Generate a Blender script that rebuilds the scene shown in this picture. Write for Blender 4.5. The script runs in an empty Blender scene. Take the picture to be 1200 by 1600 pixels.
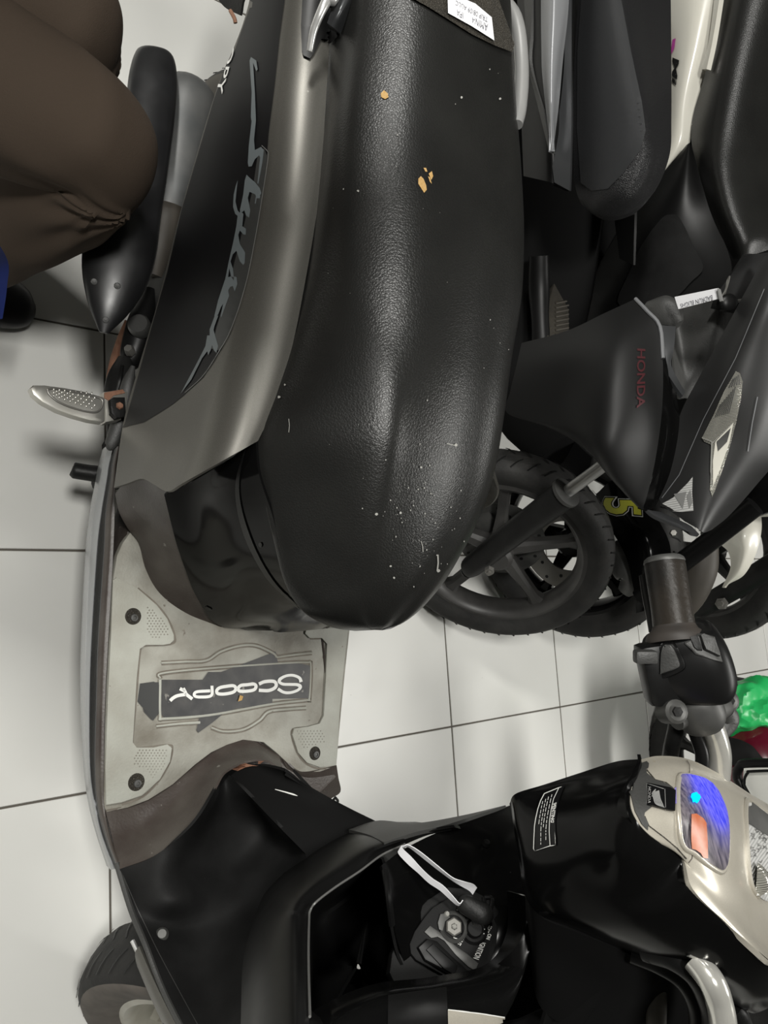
import bpy, bmesh, math, random
from mathutils import Vector, Matrix, noise
from mathutils.bvhtree import BVHTree
from mathutils.geometry import tessellate_polygon

random.seed(7)
SC = bpy.context.scene
COL = SC.collection

# ------------------------------------------------------------------ camera
FPX, PITCH, YAW, ROLL, CH = 1227.76, 0.8622, -0.2183, -0.2277, 1.3571
def _basis():
    cy, sy = math.cos(YAW), math.sin(YAW)
    f = Vector((sy*math.cos(PITCH), cy*math.cos(PITCH), -math.sin(PITCH)))
    r = Vector((cy, -sy, 0.0)); u = r.cross(f)
    c, s = math.cos(ROLL), math.sin(ROLL)
    return c*r+s*u, -s*r+c*u, f
RR, UU, FF = _basis()
CAMP = Vector((0, 0, CH))
cd = bpy.data.cameras.new('camera'); cam = bpy.data.objects.new('camera', cd)
COL.objects.link(cam)
cd.sensor_fit = 'VERTICAL'; cd.sensor_height = 36.0; cd.sensor_width = 27.0
cd.lens = 36.0*FPX/1600.0; cd.clip_start = .02
m = Matrix((UU, -RR, -FF)).transposed().to_4x4(); m.translation = CAMP
cam.matrix_world = m
SC.camera = cam

# ------------------------------------------------------------------ light
SC.view_settings.view_transform = 'Standard'; SC.view_settings.look = 'None'
SC.view_settings.gamma = 1; SC.view_settings.use_curve_mapping = False
SC.view_settings.exposure = 0.0
w = bpy.data.worlds.new('world'); SC.world = w; w.use_nodes = True
w.node_tree.nodes['Background'].inputs[0].default_value = (.97, 1.0, .96, 1)
w.node_tree.nodes['Background'].inputs[1].default_value = .05
def area(name, loc, target, sx, sy, power, col=(1, .985, .94)):
    l = bpy.data.lights.new(name, 'AREA'); l.shape = 'RECTANGLE'; l.size = sx; l.size_y = sy
    l.energy = power; l.color = col
    o = bpy.data.objects.new(name, l); COL.objects.link(o); o.location = loc
    o.rotation_euler = (Vector(target)-Vector(loc)).to_track_quat('-Z', 'Y').to_euler()
    return o
area('ceiling_lamp', (-.25, -.40, 2.76), (-.25, -.40, 0), .34, .34, 46)
area('ceiling_lamp_rear', (-1.90, -1.0, 2.76), (-1.5, -.3, 0), .44, .30, 74)
area('ceiling_lamp_far', (.55, 2.5, 2.76), (.55, 2.4, 0), 1.2, .30, 52)

# ------------------------------------------------------------------ helpers
def ray(px, py):
    return RR*((py-800)/FPX) - UU*((1200-px-600)/FPX) + FF
def Z(px, py, z):
    d = ray(px, py); return CAMP + d*((z-CH)/d.z)
def Y(px, py, y):
    d = ray(px, py); return CAMP + d*(y/d.y)
def X(px, py, x):
    d = ray(px, py); return CAMP + d*(x/d.x)
def proj(v):
    v = Vector(v)-CAMP; k = FPX/v.dot(FF)
    return 600+k*v.dot(UU), 800+k*v.dot(RR)

def cr(pts, n, closed=False):
    """centripetal-ish Catmull-Rom resample to n points"""
    pts = [Vector(p) for p in pts]; k = len(pts)
    segs = k if closed else k-1
    out = []
    cnt = n if closed else n-1
    for i in range(n):
        t = i*segs/cnt
        s = min(int(t), segs-1); t -= s
        if closed: p0, p1, p2, p3 = (pts[(s+j-1) % k] for j in range(4))
        else:
            p1, p2 = pts[s], pts[s+1]
            p0 = pts[s-1] if s > 0 else p1*2-p2
            p3 = pts[s+2] if s+2 < k else p2*2-p1
        out.append(.5*((2*p1)+(p2-p0)*t+(2*p0-5*p1+4*p2-p3)*t*t+(3*p1-p0-3*p2+p3)*t**3))
    return out

ROOTLOC = {}
GEO = {}
def tag(o, label=None, cat=None, group=None, kind=None):
    if label: o['label'] = label
    if cat: o['category'] = cat
    if group: o['group'] = group
    if kind: o['kind'] = kind
    return o
def thing(name, loc, label, cat, group=None):
    o = bpy.data.objects.new(name, None); COL.objects.link(o); o.location = loc
    o.empty_display_size = .05
    ROOTLOC[o.name] = Vector(loc)
    return tag(o, label, cat, group)
def rootloc(p):
    return ROOTLOC.get(p.name, Vector((0, 0, 0))) if p else Vector((0, 0, 0))
def build(name, verts, faces, mat, parent=None, smooth=True, angle=40, label=None, mats=None, fmat=None, origin=None):
    """verts in WORLD space; stored relative to the root thing's base"""
    off = rootloc(parent) if parent else Vector(origin or (0, 0, 0))
    me = bpy.data.meshes.new(name)
    me.from_pydata([tuple(Vector(v)-off) for v in verts], [], faces)
    for mm in (mats or [mat]): me.materials.append(mm)
    if fmat: me.polygons.foreach_set('material_index', fmat)
    me.validate(); me.update()
    if smooth:
        me.shade_smooth()
        try: me.set_sharp_from_angle(angle=math.radians(angle))
        except Exception: pass
    o = bpy.data.objects.new(name, me); COL.objects.link(o)
    if parent: o.parent = parent
    else: o.location = off
    ROOTLOC[o.name] = off
    GEO[o.name] = ([Vector(v) for v in verts], faces)
    if label: o['label'] = label
    return o
def orient(verts, faces, outward_from=None):
    bm = bmesh.new(); vs = [bm.verts.new(v) for v in verts]
    for f in faces:
        try: bm.faces.new([vs[i] for i in f])
        except ValueError: pass
    bmesh.ops.recalc_face_normals(bm, faces=bm.faces)
    bm.verts.index_update()
    V = [v.co.copy() for v in bm.verts]; F = [tuple(v.index for v in f.verts) for f in bm.faces]
    bm.free(); return V, F

def gridsurf(rows, nu, nv, closed_v=False):
    a = [cr(r, nv, closed_v) for r in rows]
    cols = [cr([r[j] for r in a], nu) for j in range(nv)]
    return [[cols[j][i] for j in range(nv)] for i in range(nu)]
def patch(name, rows, mat, parent, nu=24, nv=24, thick=.003, mirror=None, label=None, face_cam=True):
    """smooth panel through a grid of points, given real thickness on its hidden side"""
    g = gridsurf(rows, nu, nv)
    return slab(name, g, mat, parent, thick, label, face_cam)
def slab(name, g, mat, parent, thick=.003, label=None, face_cam=True, flip=False):
    nu, nv = len(g), len(g[0])
    N = [[None]*nv for _ in range(nu)]; tot = 0
    for i in range(nu):
        for j in range(nv):
            a = g[min(i+1, nu-1)][j]-g[max(i-1, 0)][j]; b = g[i][min(j+1, nv-1)]-g[i][max(j-1, 0)]
            n = a.cross(b); n = n.normalized() if n.length > 1e-12 else Vector((0, 0, 0))
            N[i][j] = n; tot += n.dot((CAMP-g[i][j]).normalized())
    s = 1 if (tot > 0) else -1
    if not face_cam: s = -s
    if flip: s = -s
    V = [g[i][j] for i in range(nu) for j in range(nv)] + [g[i][j]-N[i][j]*s*thick for i in range(nu) for j in range(nv)]
    o = nu*nv; F = []
    ix = lambda i, j: i*nv+j
    for i in range(nu-1):
        for j in range(nv-1):
            q = (ix(i, j), ix(i+1, j), ix(i+1, j+1), ix(i, j+1))
            F.append(q if s > 0 else q[::-1]); r = tuple(o+k for k in q); F.append(r[::-1] if s > 0 else r)
    rim = [ix(i, 0) for i in range(nu)]+[ix(nu-1, j) for j in range(1, nv)]+[ix(i, nv-1) for i in range(nu-2, -1, -1)]+[ix(0, j) for j in range(nv-2, 0, -1)]
    for k in range(len(rim)):
        a, b = rim[k], rim[(k+1) % len(rim)]
        q = (a, o+a, o+b, b); F.append(q if s > 0 else q[::-1])
    return build(name, V, F, mat, parent, label=label)
def mir(rows, ym):
    return [[Vector((p[0], 2*ym-p[1], p[2])) for p in r] for r in rows]
def loft(name, rings, mat, parent, nu=None, nv=None, caps=True, label=None, angle=40):
    if nu:
        g = gridsurf(rings, nu, nv or len(rings[0]), True)
    else: g = [[Vector(p) for p in r] for r in rings]
    V, F = loftgeo(g, caps)
    V, F = orient(V, F)
    return build(name, V, F, mat, parent, label=label, angle=angle)
def loftgeo(g, caps=True, base=0):
    nu, nv = len(g), len(g[0]); V = [p for r in g for p in r]; F = []
    for i in range(nu-1):
        for j in range(nv):
            k = (j+1) % nv
            F.append((base+i*nv+j, base+i*nv+k, base+(i+1)*nv+k, base+(i+1)*nv+j))
    if caps:
        F.append(tuple(base+j for j in range(nv))[::-1]); F.append(tuple(base+(nu-1)*nv+j for j in range(nv)))
    return V, F
def frame(t, up=Vector((0, 0, 1))):
    t = Vector(t).normalized()
    a = Vector(up)-t*Vector(up).dot(t)
    if a.length < 1e-4: a = Vector((1, 0, 0))-t*t.x
    a.normalize(); return t, a, t.cross(a)
def tuberings(path, rad, n=12, sub=None, up=(0, 0, 1)):
    P = cr(path, sub or (len(path)-1)*4+1) if len(path) > 2 else [Vector(p) for p in path]
    rings = []
    for i, p in enumerate(P):
        t = P[min(i+1, len(P)-1)]-P[max(i-1, 0)]
        t, a, b = frame(t, Vector(up))
        s = i/(len(P)-1)
        r = rad(s) if callable(rad) else (rad if not isinstance(rad, (list, tuple)) else None)
        if r is None:
            k = s*(len(rad)-1); j = min(int(k), len(rad)-2); r = rad[j]*(1-(k-j))+rad[j+1]*(k-j)
        ru, rv = r if isinstance(r, (tuple, list)) else (r, r)
        rings.append([p+a*math.cos(2*math.pi*q/n)*ru+b*math.sin(2*math.pi*q/n)*rv for q in range(n)])
    return rings
def tube(name, path, rad, mat, parent, n=12, sub=None, label=None, up=(0, 0, 1)):
    return loft(name, tuberings(path, rad, n, sub, up), mat, parent, label=label)
def lathe_geo(profile, c, axis, n=32, up=(0, 0, 1)):
    """profile list of (radius, height along axis)"""
    t, a, b = frame(axis, Vector(up)); c = Vector(c)
    return [[c+t*h+(a*math.cos(2*math.pi*q/n)+b*math.sin(2*math.pi*q/n))*max(r, 1e-4) for q in range(n)] for r, h in profile]
def lathe(name, profile, c, axis, mat, parent, n=32, label=None, closed=False, angle=40):
    rings = lathe_geo(profile, c, axis, n)
    if closed: rings = rings+[rings[0]]
    V, F = loftgeo(rings, caps=not closed)
    V, F = orient(V, F)
    return build(name, V, F, mat, parent, label=label, angle=angle)
def plate(name, outline, up, thick, mat, parent, bevel=0.0, label=None, smoothn=None, origin=None):
    """flat outline (3D points) extruded down by thick along -up, top edge bevelled"""
    P = [Vector(p) for p in outline]
    if smoothn: P = cr(P, smoothn, True)
    up = Vector(up).normalized()
    bm = bmesh.new(); vs = [bm.verts.new(p) for p in P]
    f = bm.faces.new(vs); f.normal_update()
    if f.normal.dot(up) < 0: f.normal_flip()
    top = f
    r = bmesh.ops.extrude_face_region(bm, geom=[f])
    nv = [e for e in r['geom'] if isinstance(e, bmesh.types.BMVert)]
    nf = [e for e in r['geom'] if isinstance(e, bmesh.types.BMFace)]
    # the new region is the top, the old face becomes the bottom
    for v in vs: v.co -= up*thick
    if bevel:
        te = [e for fa in nf for e in fa.edges]
        bmesh.ops.bevel(bm, geom=list(set(te)), offset=bevel, segments=2, profile=.6, affect='EDGES')
    bmesh.ops.recalc_face_normals(bm, faces=bm.faces)
    bmesh.ops.triangulate(bm, faces=[x for x in bm.faces if len(x.verts) > 4])
    bm.verts.index_update()
    V = [v.co.copy() for v in bm.verts]; F = [tuple(v.index for v in x.verts) for x in bm.faces]
    bm.free()
    return build(name, V, F, mat, parent, label=label, angle=35, origin=origin)
def join_geo(parts):
    V, F = [], []
    for v, f in parts:
        b = len(V); V += list(v); F += [tuple(i+b for i in q) for q in f]
    return V, F
def boxgeo(c, ax, ay, az):
    c, ax, ay, az = map(Vector, (c, ax, ay, az))
    V = [c+ax*i+ay*j+az*k for i in (-1, 1) for j in (-1, 1) for k in (-1, 1)]
    return V, [(0, 1, 3, 2), (4, 6, 7, 5), (0, 4, 5, 1), (2, 3, 7, 6), (0, 2, 6, 4), (1, 5, 7, 3)]
def bevbox(name, c, ax, ay, az, mat, parent, bev=.004, label=None, seg=2, origin=None):
    V, F = boxgeo(c, ax, ay, az)
    bm = bmesh.new(); vs = [bm.verts.new(v) for v in V]
    for f in F: bm.faces.new([vs[i] for i in f])
    bmesh.ops.recalc_face_normals(bm, faces=bm.faces)
    if bev: bmesh.ops.bevel(bm, geom=list(bm.edges), offset=bev, segments=seg, affect='EDGES', profile=.6)
    bm.verts.index_update()
    V = [v.co.copy() for v in bm.verts]; F = [tuple(v.index for v in x.verts) for x in bm.faces]; bm.free()
    return build(name, V, F, mat, parent, label=label, origin=origin)

# ---- thin decals laid on surfaces
def bvh_of(objs):
    V, F = join_geo([GEO[o.name] for o in objs])
    return BVHTree.FromPolygons(V, F)
def subdiv2d(polys, L):
    bm = bmesh.new()
    for p in polys:
        vs = [bm.verts.new((x, y, 0)) for x, y in p]
        try: bm.faces.new(vs)
        except ValueError: pass
    bmesh.ops.remove_doubles(bm, verts=bm.verts, dist=1e-3)
    bmesh.ops.triangulate(bm, faces=bm.faces)
    for _ in range(6):
        es = [e for e in bm.edges if e.calc_length() > L]
        if not es: break
        bmesh.ops.subdivide_edges(bm, edges=es, cuts=1, use_grid_fill=False)
        bmesh.ops.triangulate(bm, faces=bm.faces)
    bm.verts.index_update()
    V = [(v.co.x, v.co.y) for v in bm.verts]; F = [tuple(v.index for v in f.verts) for f in bm.faces]
    bm.free(); return V, F
def drape(name, polys, targets, mat, parent, off=.0008, L=12, label=None, build_it=True):
    """thin film lying on the surface of the target meshes (outlines seen from the photographer's side)"""
    t = targets if isinstance(targets, BVHTree) else bvh_of(targets)
    V2, F2 = subdiv2d(polys, L)
    P = {}
    for i, (x, y) in enumerate(V2):
        d = ray(x, y).normalized(); h, n, _, _ = t.ray_cast(CAMP, d)
        if h is None: continue
        if n.dot(d) > 0: n = -n
        P[i] = h+n*off
    idx = {k: j for j, k in enumerate(P)}
    F = [tuple(idx[i] for i in f) for f in F2 if all(i in P for i in f)]
    V = list(P.values())
    FF_ = []
    for f in F:
        n = (V[f[1]]-V[f[0]]).cross(V[f[2]]-V[f[0]])
        if n.length < 1e-12: continue
        if max((V[f[a]]-V[f[a-1]]).length for a in range(3)) > .08: continue
        FF_.append(f if n.dot(CAMP-V[f[0]]) > 0 else f[::-1])
    if not FF_:
        print('EMPTY DRAPE', name); return None
    return build(name, V, FF_, mat, parent, label=label)
_fc = {}
def textpolys(s, quad, shear=0.0, L=None, bold=0.0, space=1.0):
    """letters as 2D polygons mapped into quad [top-left, top-right, bottom-right, bottom-left] of photo pixels"""
    cu = bpy.data.curves.new('t', 'FONT'); cu.body = s; cu.shear = shear; cu.fill_mode = 'FRONT'; cu.resolution_u = 3
    cu.offset = bold; cu.space_character = space
    ob = bpy.data.objects.new('t', cu); COL.objects.link(ob)
    me = bpy.data.meshes.new_from_object(ob)
    co = [v.co.copy() for v in me.vertices]; fs = [tuple(p.vertices) for p in me.polygons]
    bpy.data.objects.remove(ob); bpy.data.meshes.remove(me); bpy.data.curves.remove(cu)
    x0 = min(c.x for c in co); x1 = max(c.x for c in co); y0 = min(c.y for c in co); y1 = max(c.y for c in co)
    tl, tr, br, bl = [Vector(q) for q in quad]
    out = []
    for c in co:
        u = (c.x-x0)/(x1-x0); v = (y1-c.y)/(y1-y0)
        out.append((tl*(1-u)+tr*u)*(1-v)+(bl*(1-u)+br*u)*v)
    return [[tuple(out[i]) for i in f] for f in fs]
def stroke(pts, wd, n=None, closed=False):
    """ribbon polygons (pixel space) along a polyline; wd width or list"""
    P = [Vector((p[0], p[1], 0)) for p in pts]
    if n: P = cr(P, n, closed)
    k = len(P); res = []
    Ls, Rs = [], []
    for i in range(k):
        t = (P[min(i+1, k-1)]-P[max(i-1, 0)]) if not closed else (P[(i+1) % k]-P[i-1])
        t = t.normalized() if t.length else Vector((1, 0, 0))
        nn = Vector((-t.y, t.x, 0)); s = i/max(1, k-1)
        ww = wd if not isinstance(wd, (list, tuple)) else wd[min(int(s*(len(wd)-1)), len(wd)-2)]*(1-(s*(len(wd)-1)-min(int(s*(len(wd)-1)), len(wd)-2)))+wd[min(int(s*(len(wd)-1)), len(wd)-2)+1]*(s*(len(wd)-1)-min(int(s*(len(wd)-1)), len(wd)-2))
        Ls.append(P[i]+nn*ww/2); Rs.append(P[i]-nn*ww/2)
    rng = range(k) if closed else range(k-1)
    for i in rng:
        j = (i+1) % k
        res.append([tuple(Ls[i][:2]), tuple(Ls[j][:2]), tuple(Rs[j][:2]), tuple(Rs[i][:2])])
    return res
def poly(pts, n=None):
    """one outline -> list of triangles in pixel space"""
    P = [Vector((p[0], p[1], 0)) for p in pts]
    if n: P = cr(P, n, True)
    return [[tuple(P[i][:2]) for i in t] for t in tessellate_polygon([P])]

# ------------------------------------------------------------------ materials
def nt(name):
    m = bpy.data.materials.new(name); m.use_nodes = True
    n = m.node_tree.nodes; l = m.node_tree.links
    return m, n, l, n['Principled BSDF']
def pmat(name, col, rough=.5, metal=0.0, bump=None, var=None, coat=0.0, spec=.5, dust=None, rvar=None, trans=0, emit=None, flake=None):
    """col base colour; bump=(scale,strength,kind); var=(scale,amount,colour2); dust=(scale,threshold,colour)"""
    m, n, l, b = nt(name)
    tc = n.new('ShaderNodeTexCoord')
    b.inputs['Roughness'].default_value = rough; b.inputs['Metallic'].default_value = metal
    b.inputs['Specular IOR Level'].default_value = spec
    b.inputs['Coat Weight'].default_value = coat; b.inputs['Coat Roughness'].default_value = .06
    b.inputs['Transmission Weight'].default_value = trans
    cur = None
    if var:
        t = n.new('ShaderNodeTexNoise'); t.inputs['Scale'].default_value = var[0]; t.inputs['Detail'].default_value = 6
        l.new(tc.outputs['Object'], t.inputs['Vector'])
        r = n.new('ShaderNodeMapRange'); r.inputs[1].default_value = .35; r.inputs[2].default_value = .7
        r.inputs[4].default_value = var[1]
        l.new(t.outputs['Fac'], r.inputs[0])
        mx = n.new('ShaderNodeMix'); mx.data_type = 'RGBA'
        mx.inputs[6].default_value = (*col, 1); mx.inputs[7].default_value = (*var[2], 1)
        l.new(r.outputs[0], mx.inputs[0]); cur = mx.outputs[2]
    if dust:
        t = n.new('ShaderNodeTexNoise'); t.inputs['Scale'].default_value = dust[0]; t.inputs['Detail'].default_value = 3
        l.new(tc.outputs['Object'], t.inputs['Vector'])
        r = n.new('ShaderNodeMapRange'); r.inputs[1].default_value = dust[1]; r.inputs[2].default_value = dust[1]+.04
        l.new(t.outputs['Fac'], r.inputs[0])
        mx = n.new('ShaderNodeMix'); mx.data_type = 'RGBA'
        if cur: l.new(cur, mx.inputs[6])
        else: mx.inputs[6].default_value = (*col, 1)
        mx.inputs[7].default_value = (*dust[2], 1); l.new(r.outputs[0], mx.inputs[0]); cur = mx.outputs[2]
    if flake:
        t = n.new('ShaderNodeTexNoise'); t.inputs['Scale'].default_value = flake[0]; t.inputs['Detail'].default_value = 1
        l.new(tc.outputs['Object'], t.inputs['Vector'])
        mx = n.new('ShaderNodeMix'); mx.data_type = 'RGBA'; mx.blend_type = 'OVERLAY'; mx.inputs[0].default_value = flake[1]
        if cur: l.new(cur, mx.inputs[6])
        else: mx.inputs[6].default_value = (*col, 1)
        l.new(t.outputs['Fac'], mx.inputs[7]); cur = mx.outputs[2]
    if cur: l.new(cur, b.inputs['Base Color'])
    else: b.inputs['Base Color'].default_value = (*col, 1)
    if rvar:
        t = n.new('ShaderNodeTexNoise'); t.inputs['Scale'].default_value = rvar[0]; t.inputs['Detail'].default_value = 5
        l.new(tc.outputs['Object'], t.inputs['Vector'])
        r = n.new('ShaderNodeMapRange'); r.inputs[3].default_value = rough; r.inputs[4].default_value = rvar[1]
        r.inputs[1].default_value = .4; r.inputs[2].default_value = .7
        l.new(t.outputs['Fac'], r.inputs[0]); l.new(r.outputs[0], b.inputs['Roughness'])
    if bump:
        if bump[2] == 'voronoi':
            t = n.new('ShaderNodeTexVoronoi'); t.feature = 'DISTANCE_TO_EDGE'; out = t.outputs['Distance']
            r = n.new('ShaderNodeMapRange'); r.inputs[1].default_value = 0; r.inputs[2].default_value = .25
            l.new(out, r.inputs[0]); out = r.outputs[0]
            wv = n.new('ShaderNodeTexNoise'); wv.inputs['Scale'].default_value = bump[0]*.6
            l.new(tc.outputs['Object'], wv.inputs['Vector'])
            ad = n.new('ShaderNodeMixRGB'); ad.blend_type = 'ADD'; ad.inputs[0].default_value = 1.2/bump[0]
            l.new(tc.outputs['Object'], ad.inputs[1]); l.new(wv.outputs['Color'], ad.inputs[2])
            l.new(ad.outputs[0], t.inputs['Vector'])
        elif bump[2] == 'weave':
            t = n.new('ShaderNodeTexWave'); out = t.outputs['Fac']; l.new(tc.outputs['Object'], t.inputs['Vector'])
        else:
            t = n.new('ShaderNodeTexNoise'); out = t.outputs['Fac']; t.inputs['Detail'].default_value = 4
            l.new(tc.outputs['Object'], t.inputs['Vector'])
        t.inputs['Scale'].default_value = bump[0]
        bp = n.new('ShaderNodeBump'); bp.inputs['Strength'].default_value = bump[1]; bp.inputs['Distance'].default_value = .002
        l.new(out, bp.inputs['Height']); l.new(bp.outputs[0], b.inputs['Normal'])
    if emit:
        b.inputs['Emission Color'].default_value = (*emit[0], 1); b.inputs['Emission Strength'].default_value = emit[1]
    return m
M = {}
M['tile'] = pmat('white_tile', (.72, .72, .69), .32, var=(3, .5, (.66, .655, .62)), dust=(55, .76, (.25, .22, .19)), rvar=(8, .45))
M['grout'] = pmat('grout', (.10, .09, .075), .9, bump=(120, .4, 'noise'))
M['leather'] = pmat('black_leather', (.0085, .0085, .008), .34, bump=(330, .11, 'voronoi'), spec=.36, var=(9, .5, (.019, .019, .0175)))
M['leather2'] = pmat('black_grained_vinyl', (.012, .012, .013), .40, bump=(420, .4, 'voronoi'), spec=.45)
M['weave'] = pmat('black_carbon_pattern_vinyl', (.030, .031, .033), .46, bump=(500, .5, 'weave'), spec=.6)
M['fabric'] = pmat('worn_brown_vinyl', (.055, .048, .036), .6, bump=(420, .9, 'voronoi'), var=(40, .6, (.03, .027, .022)))
M['foam'] = pmat('yellow_foam', (.44, .26, .08), .9, var=(400, .7, (.55, .38, .18)))
M['gunmetal'] = pmat('gunmetal_paint', (.105, .101, .09), .40, metal=.6, flake=(1500, .35), dust=(90, .775, (.4, .39, .36)), spec=.5)
M['decalblack'] = pmat('black_decal_film', (.004, .004, .0045), .4, spec=.2)
M['decalgrey'] = pmat('grey_decal_lettering', (.10, .115, .12), .4)
M['decalgrey2'] = pmat('dark_grey_decal_shading', (.028, .029, .028), .4)
M['white'] = pmat('white_print', (.75, .75, .72), .5)
M['gloss'] = pmat('gloss_black', (.0035, .0035, .0035), .15, spec=.11, dust=(120, .78, (.1, .1, .1)), rvar=(14, .22))
M['matte'] = pmat('matte_black_plastic', (.007, .007, .007), .62, spec=.15, bump=(600, .12, 'noise'), dust=(110, .77, (.13, .13, .12)), var=(14, .5, (.022, .022, .022)))
M['satin'] = pmat('satin_black_plastic', (.006, .006, .006), .36, spec=.2, dust=(130, .78, (.1, .1, .1)), rvar=(20, .4))
M['darkgrey'] = pmat('dark_grey_plastic', (.045, .045, .043), .5, bump=(500, .2, 'noise'), var=(20, .6, (.03, .03, .029)))
M['brown'] = pmat('worn_brown_plastic', (.042, .031, .027), .42, var=(16, .9, (.085, .075, .065)), bump=(300, .2, 'noise'), dust=(70, .72, (.2, .19, .17)))
M['mat'] = pmat('dirty_grey_footmat', (.34, .335, .295), .6, var=(16, 1.0, (.17, .155, .125)), dust=(60, .70, (.15, .125, .10)), bump=(300, .3, 'noise'))
M['mat2'] = pmat('pale_grey_footmat_pad', (.40, .405, .36), .55, var=(13, .8, (.27, .26, .22)), dust=(80, .74, (.2, .17, .14)), bump=(300, .25, 'noise'))
M['grime'] = pmat('brown_grime', (.13, .112, .09), .8, var=(60, .8, (.2, .18, .15)))
M['tape'] = pmat('black_tape_patch', (.022, .022, .024), .5, var=(45, .8, (.06, .058, .055)), dust=(60, .68, (.2, .19, .17)))
M['chrome'] = pmat('chrome', (.72, .71, .66), .16, metal=.65)
M['steel'] = pmat('worn_steel', (.22, .215, .2), .42, metal=.6, var=(40, .6, (.2, .19, .17)))
M['alloy'] = pmat('pale_alloy', (.45, .44, .41), .34, metal=.75, var=(50, .5, (.42, .41, .36)))
M['dullgrey'] = pmat('dull_grey_metal', (.07, .07, .067), .5, metal=.5, var=(25, .8, (.13, .13, .125)))
M['rust'] = pmat('rusty_pipe', (.22, .10, .06), .7, metal=.3, var=(50, .9, (.36, .2, .13)), bump=(200, .4, 'noise'))
M['rubber'] = pmat('black_rubber', (.008, .008, .008), .45, spec=.22, bump=(220, .25, 'noise'), var=(30, .5, (.018, .018, .017)))
M['tyre'] = pmat('tyre_rubber', (.020, .020, .0195), .7, spec=.25, bump=(160, .3, 'noise'), var=(22, .8, (.036, .035, .033)))
M['sidewall'] = pmat('dusty_tyre_sidewall', (.15, .132, .115), .75, var=(30, .7, (.07, .062, .054)))
M['silver'] = pmat('silver_paint', (.56, .56, .55), .28, metal=.6, coat=.3)
M['skirt'] = pmat('grey_reflective_skirt', (.36, .37, .38), .26, metal=.6)
M['beige'] = pmat('champagne_paint', (.45, .42, .355), .34, metal=.35, flake=(1800, .2), var=(25, .7, (.52, .49, .42)), dust=(45, .70, (.42, .34, .2)), coat=.2)
M['wheelcream'] = pmat('cream_wheel_paint', (.55, .54, .47), .35, var=(30, .6, (.4, .37, .3)))
M['blackwheel'] = pmat('black_wheel_paint', (.016, .016, .016), .4, spec=.35, var=(30, .7, (.042, .04, .037)))
M['greypanel'] = pmat('grey_satin_panel', (.06, .062, .065), .32, metal=.4)
M['silverpanel'] = pmat('silver_grey_panel', (.26, .265, .275), .36, metal=.3)
M['darkpaint'] = pmat('dark_metallic_paint', (.030, .030, .030), .45, metal=.3, flake=(1500, .3))
M['darkplastic'] = pmat('satin_dark_plastic', (.008, .008, .008), .5, spec=.3)
M['glossdark'] = pmat('deep_gloss_black', (.004, .004, .004), .12, spec=.05, dust=(120, .78, (.1, .1, .1)))
M['glossrubber'] = pmat('shiny_black_guard', (.007, .007, .0075), .33, spec=.5, var=(18, .6, (.014, .014, .015)), rvar=(14, .5))
M['rimgrey'] = pmat('dusty_dark_rim', (.035, .034, .033), .42, var=(30, .7, (.06, .058, .055)))
M['fleck'] = pmat('pale_worn_fleck', (.34, .335, .31), .7)
M['void'] = pmat('matte_black_underside', (.006, .006, .006), .8, spec=.1)
M['bright_edge'] = pmat('pale_edge_line', (.13, .13, .125), .4)  # lighter grey for thin edge lines
M['whitepaint'] = pmat('white_body_paint', (.74, .72, .64), .3, coat=.3, var=(8, .4, (.66, .64, .56)))
M['paper'] = pmat('white_paper', (.82, .82, .84), .7)
M['ink'] = pmat('ink', (.08, .08, .10), .8)
M['trouser'] = pmat('dark_brown_trouser_cloth', (.055, .040, .029), .9, bump=(700, .25, 'noise'), spec=.2, var=(5, .4, (.042, .032, .024)))
M['shoe'] = pmat('black_shoe_leather', (.008, .008, .009), .4)
M['skin'] = pmat('skin', (.35, .2, .13), .5)
M['shirt'] = pmat('dark_shirt_cloth', (.03, .03, .035), .9)
M['hair'] = pmat('black_hair', (.01, .01, .01), .5)
M['blue'] = pmat('blue_woven_strap', (.012, .04, .30), .7, bump=(900, .8, 'weave'))
M['yellow'] = pmat('yellow_green_print', (.55, .55, .05), .4)
M['red'] = pmat('dark_red_paint', (.10, .004, .015), .22, coat=.4)
M['redprint'] = pmat('red_print', (.05, .004, .007), .5)
M['magenta'] = pmat('magenta_print', (.5, .05, .35), .4)
M['green'] = pmat('green_plastic_bag', (.012, .34, .08), .35, var=(14, .6, (.03, .44, .13)))
M['bluelens'] = pmat('blue_lit_dial', (.02, .06, .9), .15, emit=((.005, .03, 1), 1.1), coat=.4)
M['bluelens2'] = pmat('cyan_lit_symbol', (.0, .4, .9), .2, emit=((0, .32, 1), 1.2))
M['lensgrey'] = pmat('scratched_grey_lens', (.16, .15, .20), .3, coat=.5, bump=(120, .5, 'noise'), var=(110, 1.0, (.32, .30, .38)))
M['lensviolet'] = pmat('violet_tinted_dial', (.16, .13, .42), .3, coat=.4, var=(110, .8, (.3, .26, .55)))
M['lensorange'] = pmat('orange_dial_window', (.42, .10, .035), .35, var=(120, .8, (.45, .2, .12)), emit=((.6, .13, .03), .06))
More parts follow.
